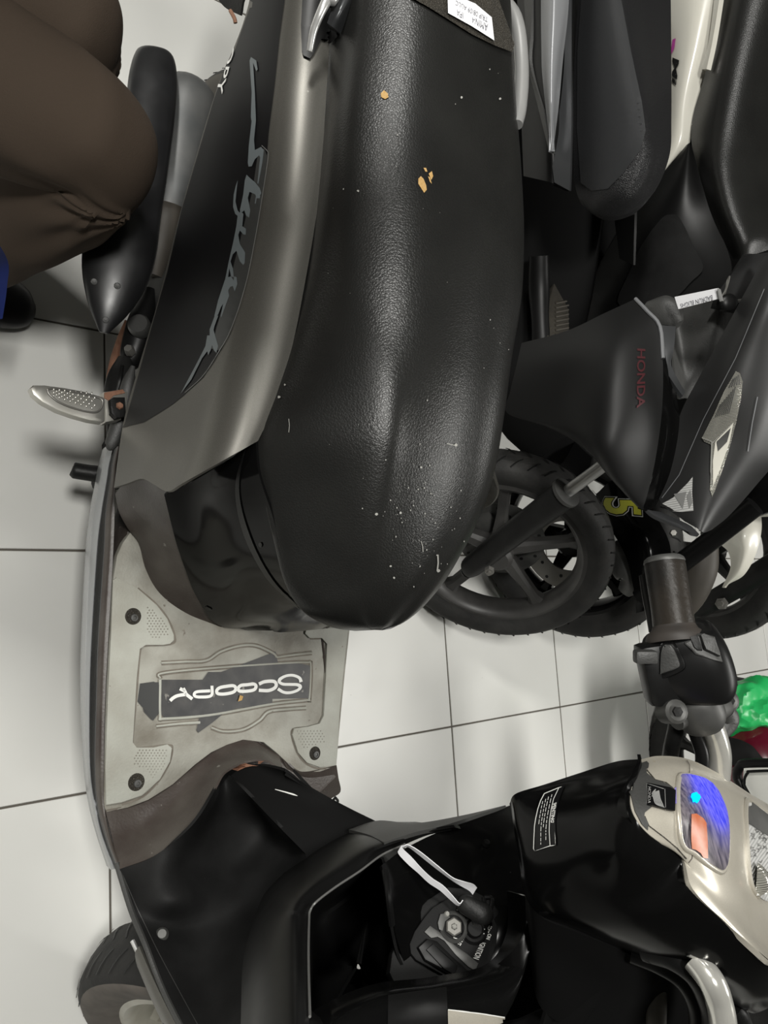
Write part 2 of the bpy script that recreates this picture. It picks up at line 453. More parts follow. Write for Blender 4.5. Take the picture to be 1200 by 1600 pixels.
def glowlens():
    m, n, l, b = nt('violet_blue_lit_lens'); c = Z(1122, 1238, 1.0)
    g = n.new('ShaderNodeNewGeometry'); d = n.new('ShaderNodeVectorMath'); d.operation = 'DISTANCE'; l.new(g.outputs['Position'], d.inputs[0]); d.inputs[1].default_value = c
    r = n.new('ShaderNodeValToRGB'); e = r.color_ramp.elements
    e[0].position = .0; e[0].color = (.004, .025, 1.3, 1); e[1].position = .062; e[1].color = (0, 0, 0, 1)
    k = e.new(.024); k.color = (.008, .025, 1.1, 1); k = e.new(.034); k.color = (.05, .05, .36, 1); k = e.new(.046); k.color = (.02, .016, .07, 1)
    l.new(d.outputs['Value'], r.inputs[0]); l.new(r.outputs[0], b.inputs['Emission Color']); b.inputs['Emission Strength'].default_value = .75
    t = n.new('ShaderNodeTexCoord'); mp_ = n.new('ShaderNodeMapping'); mp_.inputs['Scale'].default_value = (60, 330, 330); l.new(t.outputs['Object'], mp_.inputs[0])
    no = n.new('ShaderNodeTexNoise'); no.inputs['Scale'].default_value = 1; no.inputs['Detail'].default_value = 5; l.new(mp_.outputs[0], no.inputs['Vector'])
    cr_ = n.new('ShaderNodeValToRGB'); cr_.color_ramp.elements[0].position = .35; cr_.color_ramp.elements[0].color = (.03, .028, .034, 1); cr_.color_ramp.elements[1].position = .65; cr_.color_ramp.elements[1].color = (.17, .15, .165, 1)
    l.new(no.outputs['Fac'], cr_.inputs[0]); l.new(cr_.outputs[0], b.inputs['Base Color']); b.inputs['Roughness'].default_value = .3
    return m
M['glowlens'] = glowlens()
M['clear'] = pmat('clear_lens', (.9, .9, .88), .04, trans=1.0)
M['reflector'] = pmat('headlamp_reflector', (.72, .72, .70), .3, metal=.25, bump=(90, .6, 'weave'))
M['orangebulb'] = pmat('orange_bulb', (.7, .2, .08), .3)
M['plate'] = pmat('white_number_plate', (.80, .80, .75), .4)
M['brownfender'] = pmat('dusty_brown_fender', (.045, .040, .032), .6, var=(20, .6, (.07, .06, .05)))
M['muffler'] = pmat('grey_muffler_paint', (.075, .078, .078), .5, metal=.4, var=(20, .8, (.12, .12, .117)), dust=(60, .72, (.4, .4, .38)))
M['scratch'] = pmat('scratched_plastic', (.25, .25, .25), .6, var=(140, 1.0, (.02, .02, .02)))
M['grip'] = pmat('worn_black_grip', (.007, .0065, .006), .42, spec=.25, var=(16, .45, (.05, .04, .03)), bump=(150, .3, 'noise'))
M['gripflange'] = pmat('dusty_brown_grip_flange', (.04, .033, .028), .6, var=(40, .7, (.02, .018, .016)))
M['glass'] = pmat('indicator_lens', (.55, .54, .48), .15, metal=.5, bump=(160, .9, 'weave'), coat=.4)
M['brown2'] = pmat('brown_cardboard', (.2, .11, .06), .8)

M['wall'] = pmat('grey_wall_paint', (.10, .10, .095), .8)
M['ceil'] = pmat('ceiling_paint', (.30, .30, .29), .9)
# ------------------------------------------------------------------ floor
for nm_, c_, hx, hy, hz, mt_ in (('wall_front', (3.5, 1.9, 1.4), .05, 3.5, 1.45, 'wall'), ('wall_back', (-3.4, 1.9, 1.4), .05, 3.5, 1.45, 'wall'), ('wall_left', (.05, 5.35, 1.4), 3.5, .05, 1.45, 'wall'), ('wall_right', (.05, -1.55, 1.4), 3.5, .05, 1.45, 'wall'), ('ceiling', (.05, 1.9, 2.86), 3.5, 3.5, .05, 'ceil')):
    v_, f_ = boxgeo(c_, (hx, 0, 0), (0, hy, 0), (0, 0, hz)); o_ = build(nm_, v_, f_, M[mt_], None, smooth=False); o_['kind'] = 'structure'
flo_v, flo_f = boxgeo((.05, 1.9, -.03), (3.4, 0, 0), (0, 3.4, 0), (0, 0, .0285))
floor = build('floor', flo_v, flo_f, M['grout'], None, smooth=False)
floor['kind'] = 'structure'
TILE = .4; TX0, TY0 = -.5553, .5010
tm = None
for i in range(-7, 9):
    for j in range(-4, 12):
        if tm is None:
            o = bevbox('tile', (TILE/2, TILE/2, -.004), (TILE/2-.0017, 0, 0), (0, TILE/2-.0017, 0), (0, 0, .004), M['tile'], None, bev=.0012, seg=1)
            tm = o
        else:
            o = tm.copy(); COL.objects.link(o)
        o.location = (TX0+i*TILE, TY0+j*TILE, 0); o.parent = floor

# ================================================================== main scooter
YM = .605
sco = thing('scooter', (0, .6, 0), 'large black and grey scooter with a torn black seat and pale footboard, nearest the camera', 'scooter')

# ---- seat
SEAT = [  # x, mid y, seam half width, seam z, mid half width, mid z, shoulder half width, shoulder z, top z
 (.006, .574, .012, .630, .012, .640, .010, .648, .653),
 (.000, .572, .044, .630, .040, .647, .028, .660, .665),
 (-.018, .572, .082, .632, .070, .653, .048, .671, .681),
 (-.050, .582, .115, .634, .092, .661, .062, .688, .703),
 (-.095, .593, .140, .638, .112, .672, .078, .709, .726),
 (-.150, .600, .161, .642, .130, .683, .088, .731, .748),
 (-.200, .602, .172, .645, .142, .694, .090, .748, .763),
 (-.255, .604, .156, .652, .140, .704, .095, .760, .776),
 (-.310, .606, .140, .658, .137, .714, .102, .768, .785),
 (-.380, .610, .128, .670, .136, .728, .112, .778, .796),
 (-.460, .613, .121, .682, .136, .740, .116, .785, .806),
 (-.540, .615, .116, .690, .131, .750, .110, .793, .814),
 (-.640, .616, .109, .700, .120, .760, .100, .802, .823),
 (-.760, .616, .104, .712, .112, .772, .094, .812, .832),
 (-.900, .616, .096, .725, .100, .782, .084, .820, .838),
 (-1.02, .616, .070, .735, .070, .785, .055, .815, .828),
]
rings = []
for x, ym, ws, zs, wm, zm, wh, zh, zt in SEAT:
    half = [(ws, zs), (wm, zm), (wh, zh), (wh*.55, zt-.006), (0, zt)]
    k = max(0, min(1, (-.22-x)/.12))   # near shoulder lowered and rounded to shift the seat highlight towards the seam
    near = [(ws, zs), (wm-.006*k, zm-.018*k), (wh+.004*k, zh-.030*k), (wh*.62, zt-.006-.008*k), (0, zt)]
    r = [Vector((x, ym-a, b)) for a, b in near] + [Vector((x, ym+a, b)) for a, b in half[-2::-1]]
    r += [Vector((x, ym+ws*.9, zs-.012)), Vector((x, ym, zs-.018)), Vector((x, ym-ws*.9, zs-.012))]
    rings.append(r)
seat = loft('seat', rings, M['leather'], sco, nu=90, nv=64)
seat['label'] = 'black leather seat with torn spots and scratches'
# torn spots and chipped flecks
def blob(cx, cy, r, k=9, asp=1.0, ang=0):
    return [(cx+math.cos(a+ang)*r*asp*random.uniform(.7, 1.2), cy+math.sin(a+ang)*r*random.uniform(.7, 1.2)) for a in [2*math.pi*i/k for i in range(k)]]
tseat = bvh_of([seat])
for q in ([(595, 147), (600, 142), (606, 147), (607, 153), (602, 156), (596, 153)], [(653, 280), (657, 276), (661, 280), (665, 290), (666, 297), (662, 302), (657, 294), (653, 288)],
          [(661, 263), (665, 263), (667, 269), (664, 269)], [(669, 272), (674, 268), (676, 276), (673, 282)], [(668, 276), (671, 278), (674, 288), (671, 285)]):
    drape('torn_foam_spot', poly(q), tseat, M['foam'], seat, off=.0012, label='small yellow tear showing the seat foam')
flk = []
for _ in range(110):
    if random.random() < .75: x, y = random.gauss(655, 32), random.gauss(800, 60)
    else: x, y = random.uniform(470, 800), random.uniform(60, 800)
    flk += poly(blob(x, y, random.choice([.6, .7, .9, 1.4]), 6, .7))
for a in ((683, 866, 682, 892, 2.2), (452, 655, 452, 676, .8), (697, 693, 713, 697, 1.2), (657, 845, 660, 862, 1)):
    flk += stroke([(a[0], a[1]), ((a[0]+a[2])/2+1, (a[1]+a[3])/2), (a[2], a[3])], a[4])
for q in ((684, 891, 2.6), (588, 803, 2.2), (625, 801, 2.4), (610, 884, 2), (711, 695, 2.6), (657, 730, 2), (437, 621, 2.4), (446, 602, 1.6), (615, 902, 2), (780, 155, 2), (720, 153, 2), (560, 299, 2)):
    flk += poly(blob(*q, 6))
fl = drape('scratch_flecks', flk, tseat, M['fleck'], seat, off=.0012, label='pale scratches and flecks worn into the seat'); tag(fl, kind='stuff')
# fabric rear pad with its paper label
rp = drape('rear_seat_pad', poly([(640, -2), (668, 14), (700, 34), (735, 56), (768, 72), (797, 83), (800, 70), (790, 40), (775, -2), (760, -60), (690, -75), (630, -40)]), tseat, M['fabric'], seat, off=.003, L=8, label='brown textured vinyl patch on the rear of the seat')
lb = bvh_of([seat, rp])
lab = drape('paper_label', poly([(697, -10), (740, 8), (765, 29), (769, 65), (734, 43), (698, 23)]), lb, M['paper'], seat, off=.003, L=8, label='white paper label with handwriting')
lt = bvh_of([lab])
ink = []
ink += textpolys('AMINA', [(761, 50), (735, 34), (736, 29), (761, 42)][:2]+[(738, 27), (762, 38)], bold=-.01)
ink += textpolys('IPA', [(723, 30), (712, 23), (714, 15), (724, 20)], bold=-.01)
ink += textpolys('TRIP 08/09 AULC', [(761, 35), (711, 8), (712, 1), (762, 27)], bold=-.01)
drape('handwriting', ink, lt, M['ink'], lab, off=.0006, L=4)

# ---- gunmetal side cover (right) and its mirrored twin
SR = [
 [Z(520, 0, .712), Z(488, 0, .702), Z(448, 0, .637), Z(418, 0, .60), Z(390, 0, .565)],
 [Z(511, 130, .700), Z(472, 130, .688), Z(432, 130, .622), Z(380, 140, .56), Z(335, 150, .50)],
 [Z(499, 300, .685), Z(456, 300, .673), Z(412, 300, .613), Z(345, 310, .52), Z(285, 320, .44)],
 [Z(475, 450, .668), Z(428, 450, .658), Z(378, 450, .597), Z(310, 460, .49), Z(247, 470, .39)],
 [Z(452, 560, .658), Z(403, 570, .645), Z(345, 565, .570), Z(280, 570, .465), Z(216, 575, .35)],
 [Z(426, 640, .650), Z(372, 655, .625), Z(312, 660, .53), Z(250, 660, .43), Z(193, 660, .325)],
 [Z(403, 689, .645), Z(345, 728, .575), Z(262, 768, .45), Z(222, 748, .375), Z(178, 762, .292)],
]
def px_of(v):
    a, b = proj(v); return a, b
def roll_profile(row, k=1.0):
    # the cover rolls over evenly from nearly level at the seam to nearly upright at the lower edge
    p = row[0]; out = [p]; q = [proj(v) for v in row]
    tg = []
    for f_, ang in ((.16, 9), (.34, 20), (.52, 32), (.70, 44), (.86, 56), (1.0, 67)):
        tg.append((q[0][0]+(q[2][0]-q[0][0])*f_, q[0][1]+(q[2][1]-q[0][1])*f_, ang))
    tg.append(((q[2][0]+q[3][0])/2, (q[2][1]+q[3][1])/2, 76)); tg.append((*q[3], 81)); tg.append(((q[4][0]+q[3][0])/2, (q[4][1]+q[3][1])/2, 85)); tg.append((*q[4], 91))
    for x, y, ang in tg:
        d = ray(x, y); ang = min(ang*k, max(ang, 89)); s_ = math.tan(math.radians(ang)) if ang < 88.5 else 40
        t = (p.z-CH-s_*p.y)/(d.z-s_*d.y); p = CAMP+d*t; out.append(p)
    return out
SR = [roll_profile(r, k_) for r, k_ in zip(SR, (1, 1, 1, 1, 1.08, 1.2, 1.3))]
print('cover bottom', [tuple(round(c, 3) for c in r[-1]) for r in SR])
back1 = [p+Vector((-.17, .012, .035)) for p in SR[0]]
back2 = [p+Vector((-.34, .05, .07)) for p in SR[0]]
back3 = [p+Vector((-.47, .12, .09)) for p in SR[0]]
SR = [back3, back2, back1]+SR
cov = patch('side_cover', SR, M['gunmetal'], sco, 90, 34, .003, label='gunmetal side cover with slanting grey script')
patch('side_cover', mir(SR, YM), M['gunmetal'], sco, 50, 20, .003, face_cam=False)
tcov = bvh_of([cov])
# black decal film, thin grey edge line and lettering
fx = [(446, -5), (437, 60), (430, 130), (420, 210), (418, 240), (416, 250), (400, 370), (383, 450), (360, 520), (345, 548), (318, 590), (285, 620), (270, 632), (250, 645), (225, 660), (192, 668)]
fl_ = [(196, 660), (217, 585), (235, 520), (262, 425), (284, 330), (335, 155), (388, 5), (392, -5)]
film = drape('decal_film', poly(fx+fl_), tcov, M['decalblack'], cov, off=.0006, L=10, label='black decal film on the side cover')
tf = bvh_of([film, cov])
drape('decal_shading', poly([(404, 240), (414, 232), (418, 245), (414, 280), (400, 370), (383, 450), (360, 520), (344, 548), (330, 545), (352, 470), (375, 380), (395, 300)]), tf, M['decalgrey2'], film, off=.0009, L=10)
drape('decal_edge', stroke([(410, 228), (418, 236), (420, 246), (412, 300), (400, 372), (384, 448), (362, 515), (343, 550), (318, 588), (290, 614)], 1.0, 40), tf, M['bright_edge'], film, off=.0012, L=10)
def zp(pts, o=(270, 200), k=.2751): return [(o[0]+x*k, o[1]+y*k) for x, y in pts]
ST = []
# S
ST += poly(zp([(452, -40), (476, -40), (465, 70), (470, 128), (505, 110), (521, 128), (512, 200), (490, 318), (484, 318), (500, 170), (494, 158), (470, 180), (452, 220), (434, 222), (430, 200), (436, 100)]))
ST += poly(zp([(447, -60), (452, -200), (440, -380), (448, -400), (478, -380), (486, -330), (478, -320), (460, -368), (470, -200), (476, -40), (450, -40)]))
# t
ST += poly(zp([(423, 268), (440, 285), (470, 310), (498, 345), (506, 372), (497, 402), (480, 402), (472, 380), (440, 365), (430, 400), (444, 470), (437, 512), (420, 500), (410, 470), (400, 480), (388, 480), (385, 470), (404, 380), (413, 300)]))
ST += stroke(zp([(490, 360), (478, 395), (472, 432)]), 1.6)
# y
ST += poly(zp([(388, 475), (405, 490), (398, 560), (420, 575), (418, 608), (405, 608), (385, 585), (376, 610), (384, 660), (415, 710), (412, 770), (403, 780), (385, 760), (365, 700), (345, 720), (332, 760), (345, 800), (350, 850), (335, 845), (325, 800), (318, 850), (300, 870), (322, 760), (345, 660), (365, 560), (372, 500)]))
ST += poly(zp([(373, 298), (366, 360), (360, 420), (372, 470), (388, 490), (376, 505), (358, 490), (346, 450), (350, 380), (362, 330)]))
# l i s
ST += poly(zp([(300, 865), (318, 850), (335, 845), (350, 870), (352, 845), (366, 850), (370, 890), (355, 930), (345, 900), (330, 905), (318, 925), (324, 955), (300, 1020), (280, 1078), (276, 1070), (290, 1000), (278, 1020), (262, 1060), (248, 1080), (240, 1070), (262, 980)]))
# h and tail
ST += poly(zp([(245, 1062), (262, 1070), (240, 1130), (236, 1150), (262, 1240), (252, 1280), (238, 1265), (228, 1235), (220, 1262), (206, 1292), (200, 1270), (170, 1310), (110, 1430), (48, 1512), (92, 1430), (150, 1320), (190, 1240), (200, 1180), (214, 1180), (214, 1145)]))
drape('lettering', ST, tf, M['decalgrey'], film, off=.0011, L=8, label='slanting grey script')
# white lettering strip further back on the film
WL = textpolys('SCOOPY', [(391, -8), (348, 148), (338, 147), (379, -8)], bold=.01, space=1.0)
drape('lettering', WL, tf, M['white'], film, off=.0011, L=8, label='small white lettering along the tail')

# ---- grab rails at the rear
rail = [Z(484, 80, .722), Z(488, 57, .730), Z(492, 42, .736), Z(501, 20, .746), Z(511, 0, .752), Z(528, -32, .758), Vector((-.93, .515, .775)), Vector((-1.03, .56, .785)), Vector((-1.06, .615, .79)), Vector((-1.03, .67, .785)), Vector((-.93, .715, .775)), Vector((-.82, .738, .77)), Y(806, 30, .745), Y(815, 100, .742), Y(813, 165, .728), Y(808, 195, .715)]
tube('grab_rail', rail, [.0035, .0042, .0048, .006, .0075, .0085, .009, .009, .009, .009, .007], M['silver'], sco, 14, 90, label='silver grab rail around the seat tail')
drape('rail_socket', poly([(471, 42), (472, 79), (474, 89), (484, 94), (490, 86), (501, 63), (511, 64), (519, 70), (531, 58), (526, 48), (515, 38), (524, 20), (538, -8), (474, -8)]), bvh_of([cov, seat]), M['satin'], cov, off=.003, L=8, label='black socket of the grab rail')
patch('rail_block', [[Z(511, 36, .735), Z(522, 44, .738), Z(532, 53, .730)], [Z(517, 18, .742), Z(530, 26, .748), Z(543, 34, .736)], [Z(527, 0, .748), Z(541, 4, .755), Z(558, 0, .742)], [Z(545, -40, .752), Z(560, -40, .758), Z(580, -40, .745)]], M['greypanel'], sco, 14, 14, .012, label='grey rail bracket')

# ---- glossy black cover under the seat nose
FC = [
 [Z(403, 689, .643), Z(345, 728, .57), Z(300, 752, .50), Z(258, 770, .45)],
 [Z(408, 740, .642), Z(355, 775, .57), Z(310, 800, .47), Z(270, 818, .41)],
 [Z(428, 800, .640), Z(375, 830, .55), Z(325, 862, .44), Z(285, 868, .375)],
 [Z(442, 850, .636), Z(392, 880, .54), Z(345, 915, .42), Z(312, 935, .33)],
 [Z(466, 915, .632), Z(425, 932, .53), Z(385, 958, .41), Z(345, 975, .30)],
 [Z(492, 955, .630), Z(460, 966, .53), Z(428, 975, .41), Z(405, 978, .297)],
 [Vector((.004, .600, .632)), Vector((-.002, .600, .53)), Vector((.0, .600, .41)), Vector((-.003, .605, .292))],
]
FCm = FC+[[Vector((p[0]-.012, .590+(.600-p[1])*.66, p[2])) for p in r] for r in FC[-2::-1]]
fcov = patch('under_seat_cover', FCm, M['glossdark'], sco, 80, 24, .003, label='glossy black cover under the seat nose')
# shadow under the seat lip painted as a black strip, small bolt hole
tfc = bvh_of([fcov])
drape('cover_crease_shade', stroke([(388, 690), (372, 760), (385, 830), (420, 900), (468, 950)], [1, 6, 9, 7, 1], 24), tfc, M['satin'], fcov, off=.0015)
drape('bolt_hole', poly(blob(408, 851, 4, 10, .7)), tfc, M['rubber'], fcov, off=.0012)
drape('bolt_hole', poly(blob(325, 953, 6, 10, 1.3)), tfc, M['rubber'], fcov, off=.0012)

# ---- brown side riser between footboard and cover
BR = [
 [Z(180, 772, .300), Z(196, 752, .34), Z(226, 748, .385), Z(260, 768, .452)],
 [Z(186, 800, .300), Z(205, 790, .335), Z(234, 788, .38), Z(264, 792, .432)],
 [Z(200, 826, .297), Z(222, 825, .325), Z(246, 826, .37), Z(272, 822, .408)],
 [Z(217, 850, .293), Z(234, 856, .32), Z(256, 862, .345), Z(286, 868, .376)],
 [Z(228, 890, .291), Z(246, 894, .312), Z(268, 898, .33), Z(297, 900, .352)],
 [Z(250, 928, .290), Z(266, 926, .306), Z(286, 928, .318), Z(312, 935, .332)],
 [Z(290, 958, .290), Z(300, 953, .300), Z(312, 952, .308), Z(328, 955, .316)],
 [Z(345, 980, .290), Z(348, 978, .294), Z(350, 977, .297), Z(352, 975, .300)],
]
patch('side_riser', BR, M['brown'], sco, 50, 18, .003, label='worn brown plastic riser beside the footboard')
patch('side_riser', mir(BR, .6), M['brown'], sco, 30, 12, .003, face_cam=False)

# ---- footboard base, mat, pads
yb = lambda x, s: .6+s*.215
base = [Vector((-.20, .44, .284)), Vector((-.1, .41, .284)), Vector((.1, .40, .284)), Vector((.24, .41, .284)), Vector((.26, .47, .284)), Vector((.23, .6, .284)), Vector((.26, .73, .284)), Vector((.24, .765, .284)), Vector((.1, .775, .284)), Vector((-.1, .785, .284)), Vector((-.23, .79, .284))]
plate('footboard_base', base, (0, 0, 1), .07, M['brown'], sco, .006)
H0 = .2905
mo = [(212, 827), (205, 830), (192, 848), (183, 868), (177, 905), (171, 1000), (166, 1100), (163, 1200), (163, 1262), (167, 1269), (200, 1262), (232, 1250), (270, 1226), (305, 1195), (330, 1176), (355, 1164), (380, 1156), (412, 1160), (432, 1176), (452, 1195), (470, 1207), (500, 1206), (525, 1197), (527, 1185), (533, 1110), (540, 1040), (547, 980), (540, 950), (490, 950), (440, 960), (390, 972), (345, 976), (300, 962), (262, 938), (240, 905), (225, 868), (219, 845), (217, 832)]
fmat = plate('foot_mat', [Z(x, y, H0) for x, y in mo], (0, 0, 1), .012, M['mat'], sco, .0015, label='dirty pale grey ribbed foot mat')
H1 = H0+.0035
def pad(pts, nm, lab=None, mt='mat2', h=H1, th=.0034):
    return plate(nm, [Z(x, y, h) for x, y in pts], (0, 0, 1), th, M[mt], fmat, .0012, label=lab)
pad([(177, 906), (183, 902), (215, 919), (245, 945), (262, 967), (272, 992), (272, 1000), (266, 1006), (255, 1008), (228, 1008), (219, 1014), (214, 1060), (210, 1130), (208, 1160), (214, 1168), (240, 1168), (262, 1163), (269, 1169), (266, 1190), (250, 1218), (222, 1243), (190, 1254), (166, 1258), (165, 1200), (168, 1100), (173, 1000)], 'mat_pad')
pad([(482, 965), (477, 990), (484, 997), (503, 997), (511, 1006), (509, 1060), (506, 1118), (500, 1130), (482, 1135), (460, 1138), (457, 1148), (466, 1176), (480, 1192), (500, 1199), (526, 1196), (531, 1110), (538, 1040), (544, 985), (540, 965)], 'mat_pad')
# moulded ridges around the logo
GR = []
def ridge(pts, wd=4.5, n=None, nm='mat_ridge'):
    P = [Z(x, y, H0+.0006) for x, y in pts]
    tube(nm, P, (.0014, .0022), M['mat2'], fmat, 8, n or (len(P)-1)*5+1)
    GR.append(stroke(pts, 7.5, n or (len(P)-1)*4+1))
ridge([(252, 1036), (290, 1034), (322, 1032), (345, 1018), (375, 1009), (400, 1009), (425, 1020), (432, 1027)], n=40)
ridge([(432, 1027), (460, 1023), (487, 1020)])
ridge([(244, 1135), (280, 1131), (312, 1129)])
ridge([(330, 1137), (350, 1143), (380, 1140), (405, 1126), (420, 1112), (450, 1108), (478, 1106)], n=40)
ridge([(250, 1060), (254, 1052), (330, 1044), (430, 1037), (478, 1035), (485, 1040), (483, 1090), (478, 1094), (425, 1100), (330, 1117), (258, 1123), (250, 1118), (250, 1062)], n=90)
tm_ = bvh_of([fmat])
drape('grime_line', [q for g_ in GR for q in g_], tm_, M['grime'], fmat, off=.0004, L=16)
drape('grime_line', stroke([(215, 919), (245, 945), (262, 967), (273, 994), (268, 1006), (228, 1009), (219, 1016), (212, 1100), (207, 1160), (214, 1169), (262, 1164), (269, 1170), (264, 1193), (248, 1220), (222, 1245), (190, 1257)], 3.2, 60), tm_, M['grime'], fmat, off=.0005, L=16)
drape('grime_line', stroke([(484, 998), (508, 998), (515, 1005), (511, 1060), (506, 1120), (500, 1131), (482, 1136), (459, 1139), (456, 1150), (465, 1177), (480, 1194), (500, 1201), (524, 1198)], 3.2, 60), tm_, M['grime'], fmat, off=.0005, L=16)
drape('grime_line', stroke([(166, 1266), (200, 1260), (232, 1247), (270, 1223), (305, 1192), (332, 1173), (357, 1161), (382, 1155)], [2, 5, 6, 6, 5, 4], 40), tm_, M['grime'], fmat, off=.0005, L=16)
tp = drape('tape_patch', poly([(222, 1072), (232, 1066), (250, 1066), (251, 1062), (316, 1062), (325, 1050), (345, 1050), (372, 1040), (420, 1022), (430, 1018), (434, 1036), (470, 1037), (484, 1040), (482, 1091), (425, 1092), (425, 1100), (370, 1107), (352, 1112), (330, 1130), (309, 1145), (306, 1141), (312, 1117), (255, 1121), (249, 1112), (236, 1125), (224, 1112), (219, 1090)]), tm_, M['tape'], fmat, off=.0012, L=14, label='torn black tape patch on the mat')
drape('tape_residue', poly([(218, 1068), (240, 1065), (250, 1072), (250, 1112), (238, 1126), (228, 1112), (214, 1096)]), tm_, M['decalgrey2'], fmat, off=.0016, L=14)
ttp = bvh_of([tp])
LG = []
zz = lambda pts: [(200+x*.26667, 1000+y*.26667) for x, y in pts]
# S C O O P Y drawn as broad rounded strokes (they read from the rider's side)
LG += stroke(zz([(1012, 246), (1002, 222), (965, 207), (925, 210), (893, 226), (884, 244), (905, 258), (950, 260), (990, 262), (1008, 274), (992, 294), (950, 308), (910, 306), (876, 286)]), [5.5, 4.6, 4.2, 4.2, 5.2, 4.6, 4.4, 4.4, 5.5, 4.4, 4.2, 4.4, 5.0], 64)
LG += stroke(zz([(765, 258), (800, 244), (850, 242), (866, 258), (858, 280), (820, 296), (764, 294)]), 5.2, 40)
LG += stroke(zz([(695, 262), (735, 258), (748, 272), (735, 292), (690, 300), (650, 298), (644, 282), (660, 266)]), 5.0, 40, closed=True)
LG += stroke(zz([(570, 272), (615, 268), (630, 284), (615, 305), (565, 316), (525, 314), (518, 296), (535, 280)]), 5.0, 40, closed=True)
LG += stroke(zz([(490, 268), (486, 325), (420, 334), (390, 328), (388, 312), (410, 302), (480, 298)]), 4.6, 36)
LG += stroke(zz([(302, 285), (330, 300), (340, 318), (375, 346)]), 5.2, 20)+stroke(zz([(340, 318), (290, 326), (262, 340), (245, 356)]), 5.2, 20)+stroke(zz([(322, 282), (332, 300)]), 4.6)
drape('logo_lettering', LG, ttp, M['white'], tp, off=.001, L=10, label='white raised letters')
drape('foam_spot', poly([(371, 1096), (374, 1086), (379, 1088), (377, 1094)]), ttp, M['foam'], tp, off=.002)
# screw wells
for x, y, r in ((208, 963, .0095), (213, 1222, .0095), (492, 1177, .0085)):
    c = Z(x, y, H1)
    wl = lathe('screw_well', [(r+.002, .0002), (r+.0006, .0014), (r-.0004, .0012), (r-.001, .0007), (.0005, .0006)], c, (0, 0, 1), M['fabric'], fmat, 24)
    lathe('screw', [(.0001, .0016), (.0022, .0014), (.0026, .0026), (.0050, .0022), (.0056, .0006)], c+Vector((.0022, .0015, 0)), (0, 0, 1), M['dullgrey'], wl, 14)
# stippled anti-slip dots at the pad corners
D = []
def dots(poly_, sx, sy, h):
    P = [Vector((x, y)) for x, y in poly_]
    from mathutils.geometry import intersect_point_tri_2d
    tris = tessellate_polygon([[Vector((p.x, p.y, 0)) for p in P]])
    x0, x1 = min(p.x for p in P), max(p.x for p in P); y0, y1 = min(p.y for p in P), max(p.y for p in P)
    y = y0; k = 0
    while y < y1:
        x = x0+(sx/2 if k % 2 else 0)
        while x < x1:
            q = Vector((x, y))
            if any(intersect_point_tri_2d(q, P[t[0]], P[t[1]], P[t[2]]) for t in tris):
                c = Z(x, y, h); r = .0014
                D.append(([c+Vector((r, 0, 0)), c+Vector((0, r, 0)), c+Vector((-r, 0, 0)), c+Vector((0, -r, 0)), c+Vector((0, 0, .0011))], [(0, 1, 4), (1, 2, 4), (2, 3, 4), (3, 0, 4)]))
            x += sx
        y += sy; k += 1
dots([(215, 1172), (262, 1168), (258, 1195), (240, 1216), (225, 1200), (205, 1195)], 5.2, 4.2, H1)
dots([(230, 945), (262, 975), (262, 992), (238, 1000), (228, 980)], 5.2, 4.2, H1)
dots([(462, 1142), (505, 1138), (508, 1160), (482, 1168), (470, 1168)], 5.2, 4.2, H1)
V, F = join_geo(D); o = build('antislip_dots', V, F, M['mat'], fmat, smooth=False); tag(o, kind='stuff')

# ---- skirt strips along the right edge
ys = [(698, 187, 182, 177, 165), (725, 181, 176, 170, 158), (752, 180, 173, 166, 153), (800, 179, 166, 158, 144), (860, 177, 163, 151, 138), (1000, 169, 154, 142, 131), (1100, 164, 151, 139, 130), (1200, 162, 149, 140, 135), (1260, 163, 153, 148, 143), (1310, 172, 166, 160, 156), (1358, 187, 184, 178, 172)]
tz = lambda y, a: a+max(0, (1265-abs(y))*0)+(.055*max(0, (y-1262)/96))
A_, B_, C_ = [], [], []
for y, a, b, c, d in ys:
    up = .05*max(0, (y-1262)/96)
    p0, p1, p2, p3 = Z(a, y, .292+up), Z(b, y, .281+up), Z(c, y, .262+up), Z(d, y, .232+up)
    A_.append([p0, p0*.5+p1*.5+Vector((0, -.001, .003)), p1]); B_.append([p1+Vector((0, .001, -.001)), p1*.5+p2*.5+Vector((0, .002, 0)), p2+Vector((0, .001, 0))])
    C_.append([p2, p2*.5+p3*.5+Vector((0, -.002, .001)), p3, p3+Vector((0, .006, -.03)), p3+Vector((0, .03, -.055))])
tube('trim_line', [r[0] for r in B_], .0014, M['greypanel'], sco, 6, 60)
for nm, rws, mt, lb_ in (('skirt_trim', A_, 'brown', 'brown trim strip along the footboard edge'), ('skirt_groove', B_, 'rubber', 'black groove strip along the footboard edge'), ('side_skirt', C_, 'skirt', 'shiny grey lower side skirt')):
    patch(nm, rws, M[mt], sco, 60, 10, .003, label=lb_)
    patch(nm, mir(rws[:-3], .568), M[mt], sco, 30, 6, .003, face_cam=False)

